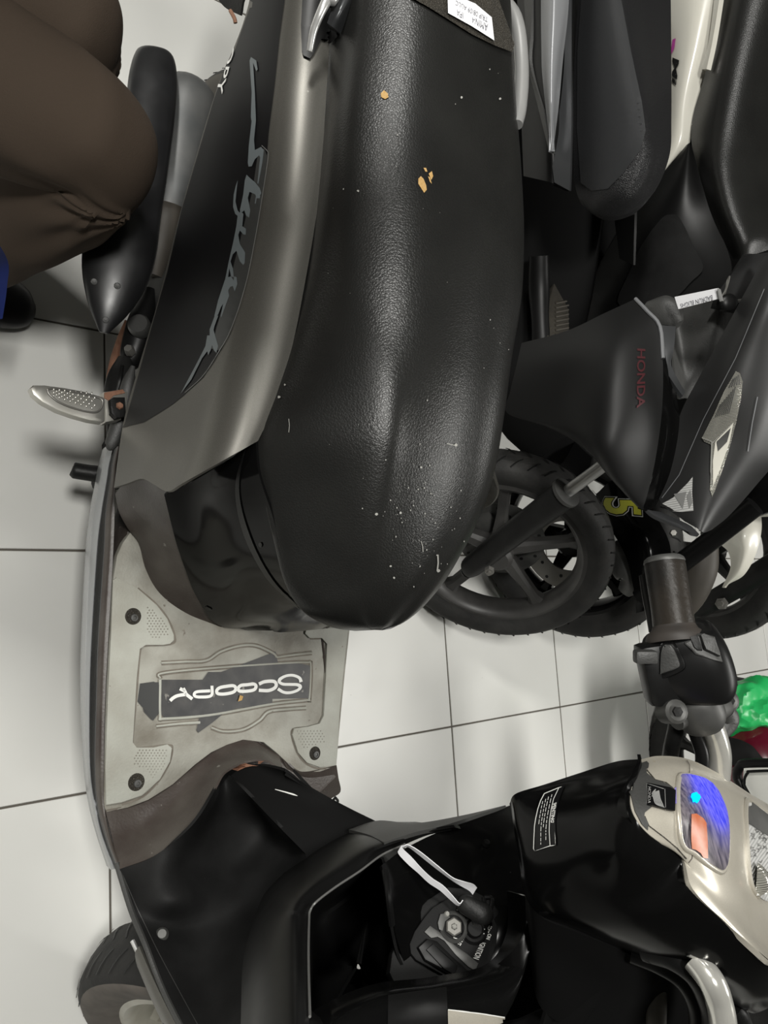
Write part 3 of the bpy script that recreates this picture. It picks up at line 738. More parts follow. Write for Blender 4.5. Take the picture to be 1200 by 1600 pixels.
# ---- brown front riser
WR = [(187, 1358, .345), (240, 1338, .36), (280, 1310, .375), (303, 1288, .38), (322, 1258, .375), (337, 1228, .365), (352, 1205, .355), (385, 1189, .355), (418, 1188, .358), (443, 1205, .365)]
MR = [(164, 1263), (205, 1261), (240, 1246), (268, 1228), (288, 1210), (308, 1193), (332, 1175), (362, 1160), (395, 1156), (436, 1180)]
FR = []
for (x, y, z), (a, b) in zip(WR, MR):
    p = Z(a, b, .288); q_ = Z(x, y, z); mid = Z(a*.55+x*.45, b*.55+y*.45, .288*.62+z*.38-.008)
    FR.append([p, mid, q_])
patch('front_riser', [[Z(440, 1184, .290), Z(470, 1206, .291), Z(526, 1196, .291)], [Z(448, 1200, .285), Z(480, 1217, .282), Z(529, 1216, .280)], [Z(455, 1214, .275), Z(488, 1232, .266), Z(532, 1237, .262)], [Z(470, 1226, .262), Z(500, 1243, .252), Z(517, 1248, .25)]], M['brown'], sco, 16, 24, .003, label='stained brown kick panel on the far side of the mat')
patch('front_riser', FR, M['brown'], sco, 90, 14, .003, label='worn brown plastic kick panel ahead of the mat')

# ---- generic pieces
def bloft(name, spine, mat, parent, flat=.6, n=16, sub=None, label=None, build_it=True):
    """rounded body along a spine of (point, half width): ring flattened along the viewing depth"""
    pts = [Vector(s[0]) for s in spine]; k = len(pts)
    m = sub or (k-1)*5+1
    P = cr(pts, m); hw = [v.x for v in cr([Vector((s[1], 0, 0)) for s in spine], m)]
    rings = []
    for i, p in enumerate(P):
        t = (P[min(i+1, m-1)]-P[max(i-1, 0)]).normalized()
        v = (p-CAMP).normalized(); sd = t.cross(v).normalized(); dp = sd.cross(t).normalized()
        rings.append([p+sd*math.cos(2*math.pi*q/n)*max(hw[i], .0008)+dp*math.sin(2*math.pi*q/n)*max(hw[i]*flat, .0008) for q in range(n)])
    if not build_it: return loftgeo(rings)
    return loft(name, rings, mat, parent, label=label)
def polytop(name, pts, mat, parent, thick=.004, bevel=.0015, label=None):
    """faceted plate through 3D outline points, extruded along its mean normal"""
    P = [Vector(p) for p in pts]; n = Vector((0, 0, 0))
    for i in range(len(P)): n += P[i].cross(P[(i+1) % len(P)])
    c = sum(P, Vector())/len(P); n.normalize()
    if n.dot(CAMP-c) < 0: n = -n
    return plate(name, P, n, thick, mat, parent, bevel, label)
def wheel(parent, c, nrm, R, w, rimR, nsp, mt_t, mt_s, mt_w, mt_rim=None, spoke_w=.011, disc=None, hub=.03, twist=0, groove=True, label=None):
    c = Vector(c); nrm = Vector(nrm).normalized()
    t, a, b = frame(nrm, Vector((0, 0, 1)))
    prof = [(R, 0), (R-.002, w*.45), (R-.008, w*.8), (R-.018, w*.97), (R-.035, w), (rimR+.012, w*.86), (rimR, w*.70), (rimR-.004, w*.4)]
    prof = prof+[(r, -h) for r, h in prof[::-1]][0:]
    cl = prof[1:]  # closed loop
    V, F = loftgeo(lathe_geo(cl+[cl[0]], c, nrm, 64), caps=False); V, F = orient(V, F)
    ty = build('tyre', V, F, M[mt_t], parent, mats=[M[mt_t], M[mt_s]])
    # dusty sidewall faces
    for p in ty.data.polygons:
        cc = p.center+rootloc(parent)-c; h = cc.dot(nrm); r = (cc-nrm*h).length
        if r < R-.014: p.material_index = 1
    if label: ty['label'] = label
    rp_ = [(rimR+.004, w*.72), (rimR-.006, w*.78), (rimR-.013, w*.66), (rimR-.018, w*.35), (rimR-.020, 0), (rimR-.018, -w*.35), (rimR-.013, -w*.66), (rimR-.006, -w*.78), (rimR+.004, -w*.72), (rimR+.001, 0)]
    V, F = loftgeo(lathe_geo(rp_+[rp_[0]], c, nrm, 56), caps=False); V, F = orient(V, F)
    rim = build('rim', V, F, M[mt_rim or mt_w], parent)
    lathe('hub', [(.001, .042), (hub*.75, .042), (hub, .034), (hub, -.034), (hub*.75, -.042), (.001, -.042)], c, nrm, M[mt_w], parent, 24)
    for k in range(nsp):
        al = 2*math.pi*k/nsp+twist; d = a*math.cos(al)+b*math.sin(al); s = nrm.cross(d)
        rings = []
        for r, sw, th in ((hub*.8, spoke_w*1.5, .014), (rimR*.5, spoke_w, .010), (rimR*.8, spoke_w*.95, .010), (rimR-.013, spoke_w*1.7, .013)):
            p = c+d*r
            rings.append([p+s*sw+nrm*th*.5, p+s*sw*.5+nrm*th, p-s*sw*.5+nrm*th, p-s*sw+nrm*th*.5, p-s*sw-nrm*th, p+s*sw-nrm*th])
        loft('spoke', rings, M[mt_w], parent, angle=30)
    if disc:
        dr, off, mt = disc
        V, F = loftgeo(lathe_geo([(dr, off+.002), (dr, off-.002), (dr*.55, off-.002), (dr*.55, off+.002), (dr, off+.002)], c, nrm, 40), caps=False); V, F = orient(V, F)
        bd = build('brake_disc', V, F, M[mt], parent)
        H = []
        for k in range(18):
            al = 2*math.pi*k/18; rr = dr*(.70+.18*(k % 2))
            p = c+(a*math.cos(al)+b*math.sin(al))*rr
            H.append(loftgeo(lathe_geo([(.004, off+.0028), (.004, off-.0028)], p, nrm, 8)))
        V, F = join_geo(H); o = build('disc_holes', V, F, M['rubber'], bd); tag(o, kind='stuff')
    if groove:
        G = []
        for k in range(44):
            al = 2*math.pi*k/44
            for sgn in (1, -1):
                pts = []
                for q in range(4):
                    f = q/3; a2 = al+.09*f+(.07 if sgn > 0 else 0)
                    hh = w*(.16+.66*f)*sgn
                    r = R-(.0005+.0062*max(0, (f*.66+.16-.35)/.47)**1.6)+.0006
                    pts.append(c+(a*math.cos(a2)+b*math.sin(a2))*r+nrm*hh)
                for q in range(3):
                    d0 = (pts[q+1]-pts[q]); rad = (pts[q]-c); rad -= nrm*rad.dot(nrm); sdir = d0.cross(rad).normalized()*.0016
                    G.append(([pts[q]+sdir, pts[q+1]+sdir, pts[q+1]-sdir, pts[q]-sdir], [(0, 1, 2, 3)]))
        V, F = join_geo(G); o = build('tread_grooves', V, F, M['rubber'], ty, smooth=False); tag(o, kind='stuff')
    return ty, rim

def steer(delta, rake=26):
    a = math.radians(rake); return Matrix.Rotation(math.radians(delta), 3, Vector((-math.sin(a), 0, math.cos(a))))

# ---- leg shield
A = [Z(187, 1358, .345), X(240, 1338, .268), X(300, 1290, .238), X(335, 1236, .205), X(360, 1207, .188), X(400, 1190, .18), X(445, 1205, .186)]
B = [Y(205, 1420, .388), X(280, 1405, .315), X(345, 1360, .312), X(405, 1290, .268), X(432, 1262, .232), X(470, 1244, .214), X(520, 1258, .228)]
Cc = [Y(226, 1470, .390), X(318, 1462, .365), X(400, 1420, .348), X(452, 1352, .305), X(479, 1334, .283), X(530, 1296, .252), X(592, 1284, .252)]
Dd = [Y(262, 1560, .393), X(330, 1545, .402), X(385, 1510, .376), X(425, 1450, .34), X(458, 1400, .315), X(560, 1350, .30), X(640, 1330, .30)]
Ee = [Y(330, 1690, .395), X(370, 1660, .43), X(410, 1630, .41), X(430, 1570, .38), X(448, 1500, .34), X(620, 1420, .34), X(700, 1400, .34)]
A[4] = X(348, 1201, .187); B[4] = X(392, 1246, .217); Cc[4] = X(478, 1335, .283)
R_ = [A[:5], [X(196, 1388, .31) if False else Y(194, 1390, .387), X(255, 1378, .295), X(308, 1330, .28), X(352, 1272, .245), X(370, 1223, .200)], B[:5], [Y(216, 1446, .389), X(300, 1435, .345), X(372, 1392, .332), X(425, 1320, .290), X(436, 1292, .249)], Cc[:5], Dd[:5], Ee[:5]]
sh = patch('leg_shield', R_, M['matte'], sco, 60, 50, .004, label='matte black inner leg shield')
SPI = [[X(348, 1201, .187), X(392, 1246, .217), X(436, 1292, .249), X(478, 1335, .283), X(505, 1368, .305)],
       [X(392, 1194, .181), X(440, 1232, .209), X(490, 1273, .24), X(538, 1306, .268), X(570, 1335, .29)],
       [X(446, 1206, .187), X(500, 1238, .216), X(548, 1264, .242), X(594, 1287, .265), X(622, 1305, .28)]]
SPI.append([p+Vector((.02, .02, -.05)) for p in SPI[2]])
sp1 = patch('shield_spine', SPI, M['void'], sco, 20, 40, .004, label='black centre spine of the leg shield')
patch('leg_shield', [[Vector((.20, .64, .355)), Vector((.27, .70, .36)), Vector((.315, .76, .375)), Vector((.335, .80, .40))], [Vector((.26, .64, .48)), Vector((.31, .70, .48)), Vector((.345, .76, .48)), Vector((.365, .80, .49))], [Vector((.32, .64, .62)), Vector((.345, .70, .62)), Vector((.37, .76, .61)), Vector((.39, .80, .60))]], M['matte'], sco, 14, 14, .004)
drape('rust_patch', poly([(362, 1203), (375, 1194), (390, 1190), (412, 1188), (404, 1196), (385, 1200), (372, 1206)]), bvh_of([sp1]+[o for o in sco.children if o.name.startswith('front_riser')]), M['rust'], sp1, off=.002)
# outer rim lip of the right wing and the grey outer shell behind it
lip = [Z(183, 1350, .335), Y(205, 1422, .386), Y(226, 1473, .386), Y(262, 1563, .389), Y(335, 1700, .39)]
tube('shield_edge', lip, (.004, .003), M['darkgrey'], sco, 8, 40)
patch('outer_shell', [[p+Vector((0, -.003, -.002)), p+Vector((.012, -.004, -.012)), p+Vector((.045, .012, -.03)), p+Vector((.10, .06, -.05))] for p in [Y(222, 1478, .392), Y(245, 1530, .392), Y(275, 1590, .392), Y(330, 1690, .392)]], M['gunmetal'], sco, 24, 12, .003)
tube('shell_edge', [Y(207, 1470, .405), Y(225, 1508, .41), Y(250, 1556, .414), Y(285, 1620, .418)], (.003, .002), M['silver'], sco, 8, 24)
tsh = bvh_of([sh])
nb = tsh.ray_cast(CAMP, ray(253, 1460).normalized())[0]
lathe('shield_screw', [(.0005, .004), (.005, .004), (.008, .001), (.0085, -.003)], nb, (-.5, -.3, .8), M['dullgrey'], sco, 16, label='pale screw head in the leg shield')
drape('shield_crease', stroke([(195, 1372), (235, 1465), (285, 1560), (330, 1640)], 1.2, 20), tsh, M['darkgrey'], sh, off=.0012)
drape('shield_scratch', stroke([(430, 1234), (445, 1238), (459, 1242), (465, 1244)], [1, 2, 2.6, .5]), bvh_of([sp1]), M['white'], sp1, off=.001)
# inner box frame (arch around the open pocket)
AR = [
 [X(370, 1700, .335), X(400, 1700, .30), X(455, 1700, .285), X(484, 1700, .295)],
 [X(376, 1600, .335), X(402, 1590, .30), X(455, 1590, .283), X(483, 1590, .293)],
 [X(380, 1500, .33), X(408, 1500, .292), X(455, 1500, .278), X(481, 1500, .288)],
 [X(396, 1440, .325), X(420, 1440, .285), X(455, 1440, .270), X(482, 1442, .280)],
 [X(408, 1406, .322), X(432, 1418, .280), X(460, 1420, .264), X(484, 1424, .275)],
 [X(420, 1388, .318), X(440, 1400, .275), X(470, 1400, .259), X(494, 1410, .268)],
 [X(446, 1362, .312), X(470, 1366, .268), X(500, 1372, .252), X(524, 1387, .262)],
 [X(478, 1334, .302), X(505, 1334, .260), X(540, 1345, .246), X(562, 1362, .256)],
 [X(516, 1308, .290), X(545, 1310, .252), X(575, 1325, .240), X(596, 1337, .250)],
 [X(556, 1291, .280), X(585, 1298, .246), X(615, 1312, .237), X(632, 1320, .246)],
 [X(596, 1285, .270), X(625, 1292, .243), X(655, 1300, .238), X(672, 1304, .246)],
 [X(650, 1284, .265), X(680, 1288, .246), X(705, 1292, .244), X(720, 1295, .252)],
]
fr = patch('pocket_frame', AR, M['satin'], sco, 80, 20, .004, label='satin black arched frame around the open pocket')
tube('pocket_edge', [r[3]+Vector((-.001, 0, .001)) for r in AR[1:10]], .0012, M['bright_edge'], sco, 6, 60)
patch('box_top', [[X(545, 1296, .256), X(592, 1282, .262), X(655, 1288, .275), X(720, 1283, .29)],
                  [X(575, 1304, .242), X(620, 1292, .243), X(670, 1284, .252), X(745, 1270, .27)],
                  [X(600, 1316, .236), X(650, 1300, .235), X(700, 1288, .243), X(790, 1258, .26)]], M['darkgrey'], sco, 16, 30, .004, label='dusty top of the inner box')
# pocket: dark recess
rimP = [(484, 1640, .298), (483, 1590, .295), (481, 1500, .290), (484, 1424, .278), (524, 1388, .265), (562, 1362, .259), (594, 1340, .254), (600, 1380, .272), (608, 1440, .305), (622, 1500, .345), (650, 1560, .385), (660, 1640, .42)]
cx_, cy_ = 560, 1510
PK = []
for f_, dx_ in ((0, 0), (.06, .045), (.16, .10), (.5, .12), (.97, .125)):
    PK.append([X(x+(cx_-x)*f_, y+(cy_-y)*f_, xx+dx_*(1-.3*(k_/11))) for k_, (x, y, xx) in enumerate(rimP+rimP[:1])])
patch('open_pocket', PK, M['void'], sco, 24, 44, .003, label='deep black open storage pocket')
tube('pocket_rib', [X(602, 1360, .252), X(607, 1400, .27), X(612, 1445, .30)], .0035, M['satin'], sco, 8)
# centre panel carrying the ignition lock
CP = [
 [X(596, 1352, .254), X(640, 1322, .246), X(690, 1298, .246), X(745, 1278, .255), X(803, 1256, .265)],
 [X(606, 1390, .275), X(655, 1362, .272), X(715, 1335, .27), X(770, 1310, .272), X(812, 1300, .275)],
 [X(616, 1450, .312), X(665, 1420, .308), X(722, 1395, .302), X(780, 1370, .296), X(826, 1352, .29)],
 [X(632, 1505, .350), X(682, 1480, .342), X(740, 1458, .335), X(790, 1430, .322), X(828, 1400, .312)],
 [X(655, 1560, .39), X(705, 1542, .38), X(752, 1522, .37), X(795, 1500, .36), X(832, 1455, .34)],
 [X(670, 1620, .43), X(720, 1610, .425), X(760, 1590, .415), X(805, 1560, .40), X(840, 1510, .375)],
]
cp = patch('centre_panel', CP, M['gloss'], sco, 40, 40, .004, label='glossy black centre panel')
tcp = bvh_of([cp])
h = tcp.ray_cast(CAMP, ray(758, 1322).normalized())[0]
lathe('rubber_stop', [(.0005, .006), (.004, .005), (.005, 0)], h+Vector((-.002, 0, .001)), (-.8, 0, .6), M['satin'], sco, 14)
# ignition plate
IG = [(640, 1475), (648, 1455), (664, 1432), (676, 1418), (705, 1400), (730, 1402), (757, 1415), (770, 1430), (779, 1450), (776, 1476), (768, 1500), (752, 1520), (735, 1533), (722, 1538), (706, 1537), (690, 1522), (650, 1500), (642, 1490)]
cen = tcp.ray_cast(CAMP, ray(712, 1468).normalized())
ic, inn = cen[0], cen[1]
if inn.dot(CAMP-ic) < 0: inn = -inn
def onplane(x, y, off=0.0, o=None, n=None):
    o = o or ic; n = n or inn; d = ray(x, y); return CAMP+d*(((o+n*off)-CAMP).dot(n)/d.dot(n))
polytop('ignition_surround', [onplane(x, y, .004) for x, y in [(608, 1520), (612, 1490), (622, 1462), (642, 1432), (668, 1405), (700, 1385), (735, 1388), (768, 1405), (786, 1432), (789, 1470), (778, 1510), (752, 1540), (715, 1556), (660, 1560), (625, 1556)]], M['matte'], sco, .02, .004)
igp = polytop('ignition_plate', [onplane(x, y, .012) for x, y in IG], M['matte'], sco, .012, .002, label='black ignition switch plate with white lettering')
LK = lambda x, y, o_: onplane(x, y, o_)
lockc = LK(708, 1449, .012)
lathe('lock_ring', [(.0155, -.002), (.0155, .003), (.0135, .0045), (.0115, .003), (.0112, -.002)], lockc, inn, M['dullgrey'], igp, 32)
lathe('lock_nut', [(.0095, -.001), (.0095, .004), (.008, .0052), (.0035, .0052), (.003, .001), (.0012, .001), (.001, .004), (.0002, .004)], lockc, inn, M['steel'], igp, 6, angle=20, label='hexagonal steel lock nut')
lathe('lock_pin', [(.0028, 0), (.0028, .006), (.0018, .007), (.0003, .007)], lockc, inn, M['chrome'], igp, 14)
lathe('shutter_pin', [(.003, 0), (.003, .005), (.002, .0065), (.0003, .0065)], LK(697, 1429, .012), inn, M['chrome'], igp, 12)
polytop('shutter_lever', [LK(x, y, .0165) for x, y in [(684, 1442), (688, 1428), (699, 1426), (704, 1433), (696, 1440), (692, 1455), (686, 1452)]], M['dullgrey'], igp, .004, .001)
keyh = LK(740, 1452, .012)
lathe('key_hole_ring', [(.0150, -.002), (.0150, .002), (.0138, .003), (.0125, .002), (.0125, -.001), (.0003, -.001)], keyh, inn, M['satin'], igp, 32)
lathe('key_barrel', [(.009, -.001), (.009, .004), (.0075, .006), (.0003, .006)], keyh, inn, M['satin'], igp, 24)
polytop('grey_divider', [LK(x, y, .0145) for x, y in [(663, 1456), (672, 1446), (690, 1458), (715, 1480), (730, 1490), (748, 1505), (743, 1517), (732, 1511), (712, 1492), (694, 1470), (684, 1464), (674, 1466)]], M['dullgrey'], igp, .004, .0012, label='worn grey divider on the ignition plate')
polytop('shutter_cover', [LK(x, y, .020) for x, y in [(653, 1480), (668, 1466), (684, 1470), (706, 1492), (728, 1512), (736, 1521), (722, 1533), (706, 1524), (664, 1500)]], M['satin'], igp, .012, .004)
polytop('shutter_cover_top', [LK(x, y, .0225) for x, y in [(666, 1484), (677, 1474), (697, 1492), (716, 1509), (711, 1524), (694, 1514)]], M['satin'], igp, .004, .0015)
tig = bvh_of([igp])
IT = textpolys('IGNITION', [(759, 1474), (748, 1500), (739, 1497), (751, 1472)], bold=.01)
IT += textpolys('ON', [(768, 1460), (765, 1469), (759, 1467), (762, 1459)], bold=.015)
IT += textpolys('SEAT', [(769, 1448), (763, 1458), (758, 1456), (764, 1446)], bold=.01)
IT += textpolys('SHUT', [(726, 1466), (719, 1478), (714, 1476), (721, 1465)], bold=.01)
IT += stroke([(708, 1465), (714, 1467), (720, 1466)], 1.2)+stroke([(709, 1428), (716, 1430), (722, 1435)], 1.2)+poly(blob(756, 1459, 1, 6))+poly(blob(757, 1452, 1, 6))+poly(blob(714, 1422, 1.4, 6))
drape('plate_lettering', IT, tig, M['white'], igp, off=.0008, L=6)

# ---- shield top rim with clear tape, and front body shell beyond
RI = [(470, 1640, .77), (530, 1592, .785), (612, 1558, .795), (700, 1546, .80), (790, 1524, .81), (822, 1470, .81), (822, 1405, .805)]
inn_ = [Z(*r) for r in RI]
RM_ = [[p+Vector((.0, .006, -.03)), p, p+Vector((.022, -.012, .006)), p+Vector((.05, -.028, -.008)), p+Vector((.085, -.030, -.07)), p+Vector((.095, -.02, -.17))] for p in inn_]
rim_ = patch('shield_top_rim', RM_, M['gloss'], sco, 50, 24, .004, label='glossy black upper rim of the leg shield wrapped in clear tape')
trm = bvh_of([rim_])
tpz = drape('tape_strip', poly([(606, 1556), (697, 1543), (699, 1600), (700, 1640), (612, 1640), (605, 1600)]), trm, M['satin'], rim_, off=.001, L=12, label='strip of clear tape')
drape('beige_band', poly([(698, 1577), (745, 1582), (800, 1590), (850, 1602), (850, 1660), (700, 1660)]), trm, M['beige'], rim_, off=.0016, L=12, label='champagne coloured band along the front shell')
drape('band_edge', stroke([(698, 1577), (745, 1582), (800, 1590), (850, 1602)], 1.6), trm, M['white'], rim_, off=.002, L=12)
scq = []
for _ in range(26):
    x, y = random.uniform(428, 462), random.uniform(1572, 1600); a = random.uniform(-.6, 1.2)
    l_ = random.uniform(4, 14); scq += stroke([(x, y), (x+l_*math.cos(a), y+l_*math.sin(a))], random.uniform(.8, 2.2))
patch('shield_corner', [[X(395, 1565, .33), X(425, 1570, .31), X(462, 1562, .30), X(500, 1590, .31)], [X(390, 1600, .32), X(425, 1605, .30), X(465, 1600, .29), X(510, 1612, .30)], [X(385, 1660, .33), X(425, 1660, .31), X(465, 1655, .30), X(520, 1660, .31)]], M['satin'], sco, 14, 18, .004)
tsc = bvh_of([o for o in sco.children if o.name.startswith('shield_corner')])
drape('scuff_marks', scq, tsc, M['scratch'], sco, off=.001)
# dark front shell under the handlebar
FSX = [(.262, .632, (.800, .800, .79, .765)), (.33, .628, (.815, .822, .812, .775)), (.39, .612, (.812, .822, .81, .77)), (.46, .60, (.765, .77, .755, .715)), (.50, .60, (.68, .685, .67, .63))]
patch('front_shell', [[Vector((x, y0_+(.85-y0_)*k_/3, zz_[k_])) for k_ in range(4)] for x, y0_, zz_ in FSX], M['satin'], sco, 30, 26, .004, label='dark front body shell below the handlebar')
AP = []
for z_, x0_, b_ in ((.82, .37, .07), (.76, .385, .085), (.66, .405, .09), (.56, .42, .075), (.47, .425, .06)):
    AP.append([Vector((x0_+b_*(1-((y_-.6)/.21)**2), y_, z_-(.02 if abs(y_-.6) > .15 else 0))) for y_ in (.392, .43, .50, .60, .70, .77, .808)])
patch('front_apron', AP, M['glossdark'], sco, 24, 30, .004, face_cam=False)
tube('steering_column', [Vector((.27, .64, .92)), Vector((.40, .64, .80)), Vector((.46, .61, .64)), Vector((.52, .595, .36))], .016, M['void'], sco, 14)

# ---- rear handlebar cover
HC = [
 [Z(1000, 1186, .955), Z(962, 1190, .925), Z(905, 1208, .895), Z(850, 1226, .868), Z(806, 1240, .846), Z(796, 1256, .835)],
 [Z(1000, 1200, .968), Z(955, 1206, .938), Z(900, 1224, .905), Z(848, 1240, .876), Z(808, 1256, .853), Z(799, 1268, .840)],
 [Z(986, 1228, .976), Z(945, 1240, .955), Z(895, 1262, .922), Z(848, 1280, .890), Z(812, 1296, .862), Z(804, 1302, .848)],
 [Z(988, 1270, .984), Z(950, 1292, .966), Z(905, 1320, .935), Z(858, 1336, .902), Z(822, 1346, .872), Z(812, 1350, .855)],
 [Z(1016, 1307, .993), Z(975, 1345, .978), Z(930, 1372, .945), Z(880, 1388, .912), Z(838, 1396, .880), Z(820, 1398, .860)],
 [Z(1066, 1340, 1.0), Z(1020, 1385, .985), Z(970, 1412, .960), Z(915, 1425, .925), Z(868, 1428, .893), Z(845, 1430, .868)],
 [Z(1084, 1390, 1.010), Z(1050, 1425, .996), Z(1010, 1445, .975), Z(965, 1455, .945), Z(925, 1456, .915), Z(900, 1452, .888)],
 [Z(1140, 1446, 1.02), Z(1110, 1470, 1.008), Z(1075, 1484, .99), Z(1040, 1494, .965), Z(1010, 1494, .94), Z(988, 1490, .915)],
 [Z(1175, 1478, 1.025), Z(1155, 1505, 1.015), Z(1128, 1522, .998), Z(1110, 1530, .975), Z(1095, 1536, .95), Z(1080, 1530, .925)],
 [Z(1202, 1502, 1.03), Z(1198, 1530, 1.02), Z(1185, 1552, 1.005), Z(1165, 1565, .985), Z(1150, 1570, .965), Z(1140, 1562, .945)],
 [Z(1225, 1520, 1.02), Z(1222, 1545, 1.008), Z(1210, 1568, .99), Z(1190, 1580, .97), Z(1175, 1583, .955), Z(1160, 1575, .94)],
]
HC = [[r[0]+Vector((0, 0, -.010 if i_ > 2 else -.002)), r[0]*.93+r[1]*.07+(Vector((-.002, -.002, .002)) if i_ > 2 else Vector())]+r[1:] for i_, r in enumerate(HC)]
hc = patch('rear_handlebar_cover', HC, M['gloss'], sco, 70, 40, .004, label='glossy black rear handlebar cover with a white edged warning sticker')
thc = bvh_of([hc])
patch('cover_underside', [[r[-1]+Vector((.004, .004, .0)), r[-1]+Vector((.05, .03, -.02)), r[-1]+Vector((.12, .06, -.05))] for r in HC[2:]], M['void'], sco, 30, 10, .004)
# PENTING sticker
def gp(pts): return [(820+x*.0875, 1200+y*.0875) for x, y in pts]
stk = drape('warning_sticker', poly(gp([(355, 465), (690, 325), (722, 318), (640, 520), (585, 720), (555, 960), (560, 1120), (575, 1385), (470, 1400), (185, 1495), (165, 1450), (170, 1250), (180, 1050), (210, 900), (240, 740), (290, 590)])), thc, M['decalblack'], hc, off=.0008, L=8, label='black warning sticker headed PENTING')
tst = bvh_of([stk])
W = []
W += stroke(gp([(355, 465), (290, 590), (240, 740), (205, 900), (182, 1040), (172, 1250), (165, 1440), (185, 1490), (460, 1390), (560, 1378), (548, 1130), (545, 960), (575, 740), (620, 560), (715, 325), (600, 365), (355, 465)]), 1.3)
W += stroke(gp([(610, 370), (520, 560), (480, 740), (450, 950), (445, 1130), (460, 1390)]), 1.1)
W += textpolys('PENTING', [*gp([(575, 620), (525, 985), (470, 975), (500, 655)])], bold=.03)
for k, (o1, y0_, y1_) in enumerate(((60, 480, 1290), (110, 520, 1060), (150, 560, 1380), (195, 600, 1010))):
    bx = lambda y: 445+max(0, (1130-y))**1.5*.0064 - o1
    yy = y0_
    while yy < y1_:
        ln = random.uniform(30, 90)
        W += stroke(gp([(bx(yy), yy), (bx(min(yy+ln, y1_)), min(yy+ln, y1_))]), .95); yy += ln+22
drape('sticker_print', W, tst, M['white'], stk, off=.0006, L=8)

# ---- champagne front cowl with dial, badge and headlamp
CW = [
 [Z(1000, 1187, .958), Z(1030, 1181, .962), Z(1075, 1186, .964), Z(1120, 1207, .954), Z(1170, 1239, .938), Z(1230, 1275, .91)],
 [Z(990, 1214, .972), Z(1040, 1206, .980), Z(1085, 1210, .984), Z(1130, 1232, .978), Z(1180, 1260, .96), Z(1245, 1300, .93)],
 [Z(986, 1262, .984), Z(1045, 1265, .998), Z(1095, 1275, 1.003), Z(1145, 1290, .996), Z(1185, 1305, .975), Z(1260, 1335, .94)],
 [Z(1014, 1306, .993), Z(1065, 1320, 1.004), Z(1105, 1330, 1.009), Z(1150, 1345, 1.002), Z(1190, 1355, .98), Z(1265, 1375, .94)],
 [Z(1065, 1340, 1.002), Z(1085, 1360, 1.008), Z(1120, 1375, 1.013), Z(1155, 1390, 1.007), Z(1195, 1405, .985), Z(1270, 1420, .95)],
 [Z(1083, 1390, 1.012), Z(1110, 1400, 1.015), Z(1140, 1415, 1.015), Z(1165, 1425, 1.007), Z(1200, 1440, .99), Z(1275, 1460, .96)],
 [Z(1139, 1446, 1.022), Z(1155, 1455, 1.024), Z(1170, 1462, 1.022), Z(1190, 1472, 1.012), Z(1220, 1485, 1.0), Z(1290, 1510, .97)],
 [Z(1200, 1501, 1.032), Z(1215, 1510, 1.03), Z(1230, 1520, 1.025), Z(1250, 1530, 1.015), Z(1270, 1540, 1.0), Z(1310, 1560, .97)],
]
CW = [r[:5]+[r[4]*.4+r[5]*.6+Vector((0, 0, -.004)), r[4]*.2+r[5]*.8+Vector((0, 0, -.05)), r[4]*.6+r[5]*.4+Vector((-.02, 0, -.13))] for r in CW]
cw = patch('front_handlebar_cowl', CW, M['beige'], sco, 60, 40, .004, label='champagne handlebar cowl')
tcw = bvh_of([cw, hc])
def mp(pts): return [(980+x*.18333, 1180+y*.18333) for x, y in pts]
bs = drape('badge_surround', poly(mp([(165, 60), (185, 80), (180, 115), (160, 130), (165, 160), (230, 215), (330, 250), (390, 290), (390, 470), (370, 480), (310, 465), (225, 430), (145, 490), (140, 520), (175, 580), (170, 640), (120, 590), (60, 480), (28, 350), (30, 240), (70, 140), (120, 80)])), bvh_of([cw]), M['darkgrey'], cw, off=.0012, L=7, label='dark grey crescent trim under the badge')
bd_ = plate('wing_badge', [tcw.ray_cast(CAMP, ray(x, y).normalized())[0]+Vector((-.001, -.001, .004)) for x, y in mp([(160, 238), (340, 275), (388, 300), (380, 478), (330, 468), (160, 425)])], (-.25, -.1, 1), .005, M['decalblack'], cw, .0008, label='black badge with a silver wing')
tbd = bvh_of([bd_])
BW = textpolys('HONDA', mp([(200, 275), (198, 415), (180, 412), (182, 270)]), bold=.012)
BW += stroke(mp([(166, 415), (170, 245), (310, 290)]), .9)+stroke(mp([(318, 290), (325, 465)]), .7)
for k in range(5):
    BW += stroke(mp([(215+k*12, 320-k*4), (225+k*13, 375), (245+k*13, 420), (316-k*3, 450-k*4)]), [2.2, 2.0, 1.6, .8], 14)
BW += stroke(mp([(240, 292), (228, 310), (212, 330), (222, 352)]), [1, 2.6, 2.4, 1], 10)+stroke(mp([(205, 352), (218, 350)]), 1.2)
drape('badge_print', BW, tbd, M['silver'], bd_, off=.0006, L=6)
# dial lens: a raised rounded bezel and a lens of coloured zones
DL = mp([(440, 195), (455, 172), (490, 168), (560, 178), (650, 205), (710, 245), (760, 305), (805, 395), (835, 480), (852, 600), (855, 740), (850, 860), (835, 950), (805, 990), (770, 985), (690, 935), (610, 870), (555, 825), (490, 790), (455, 720), (440, 600), (428, 420), (428, 290)])
bz = []
for x, y in cr([(a, b, 0) for a, b in DL], 60, True) and [(v.x, v.y) for v in cr([(a, b, 0) for a, b in DL], 60, True)]:
    bz.append(tcw.ray_cast(CAMP, ray(x, y).normalized())[0])
tube('dial_bezel', bz+[bz[0]], (.0022, .0026), M['beige'], cw, 10, 61)
lens = drape('dial_lens', poly(DL), tcw, M['glowlens'], cw, off=.0022, L=8, label='scratched violet and blue lit speedometer lens')
tl_ = bvh_of([lens])
drape('dial_symbol', poly(blob(mp([(570, 365)])[0][0], mp([(570, 365)])[0][1], 9, 14, .75)), tl_, M['bluelens2'], lens, off=.0018, L=5)
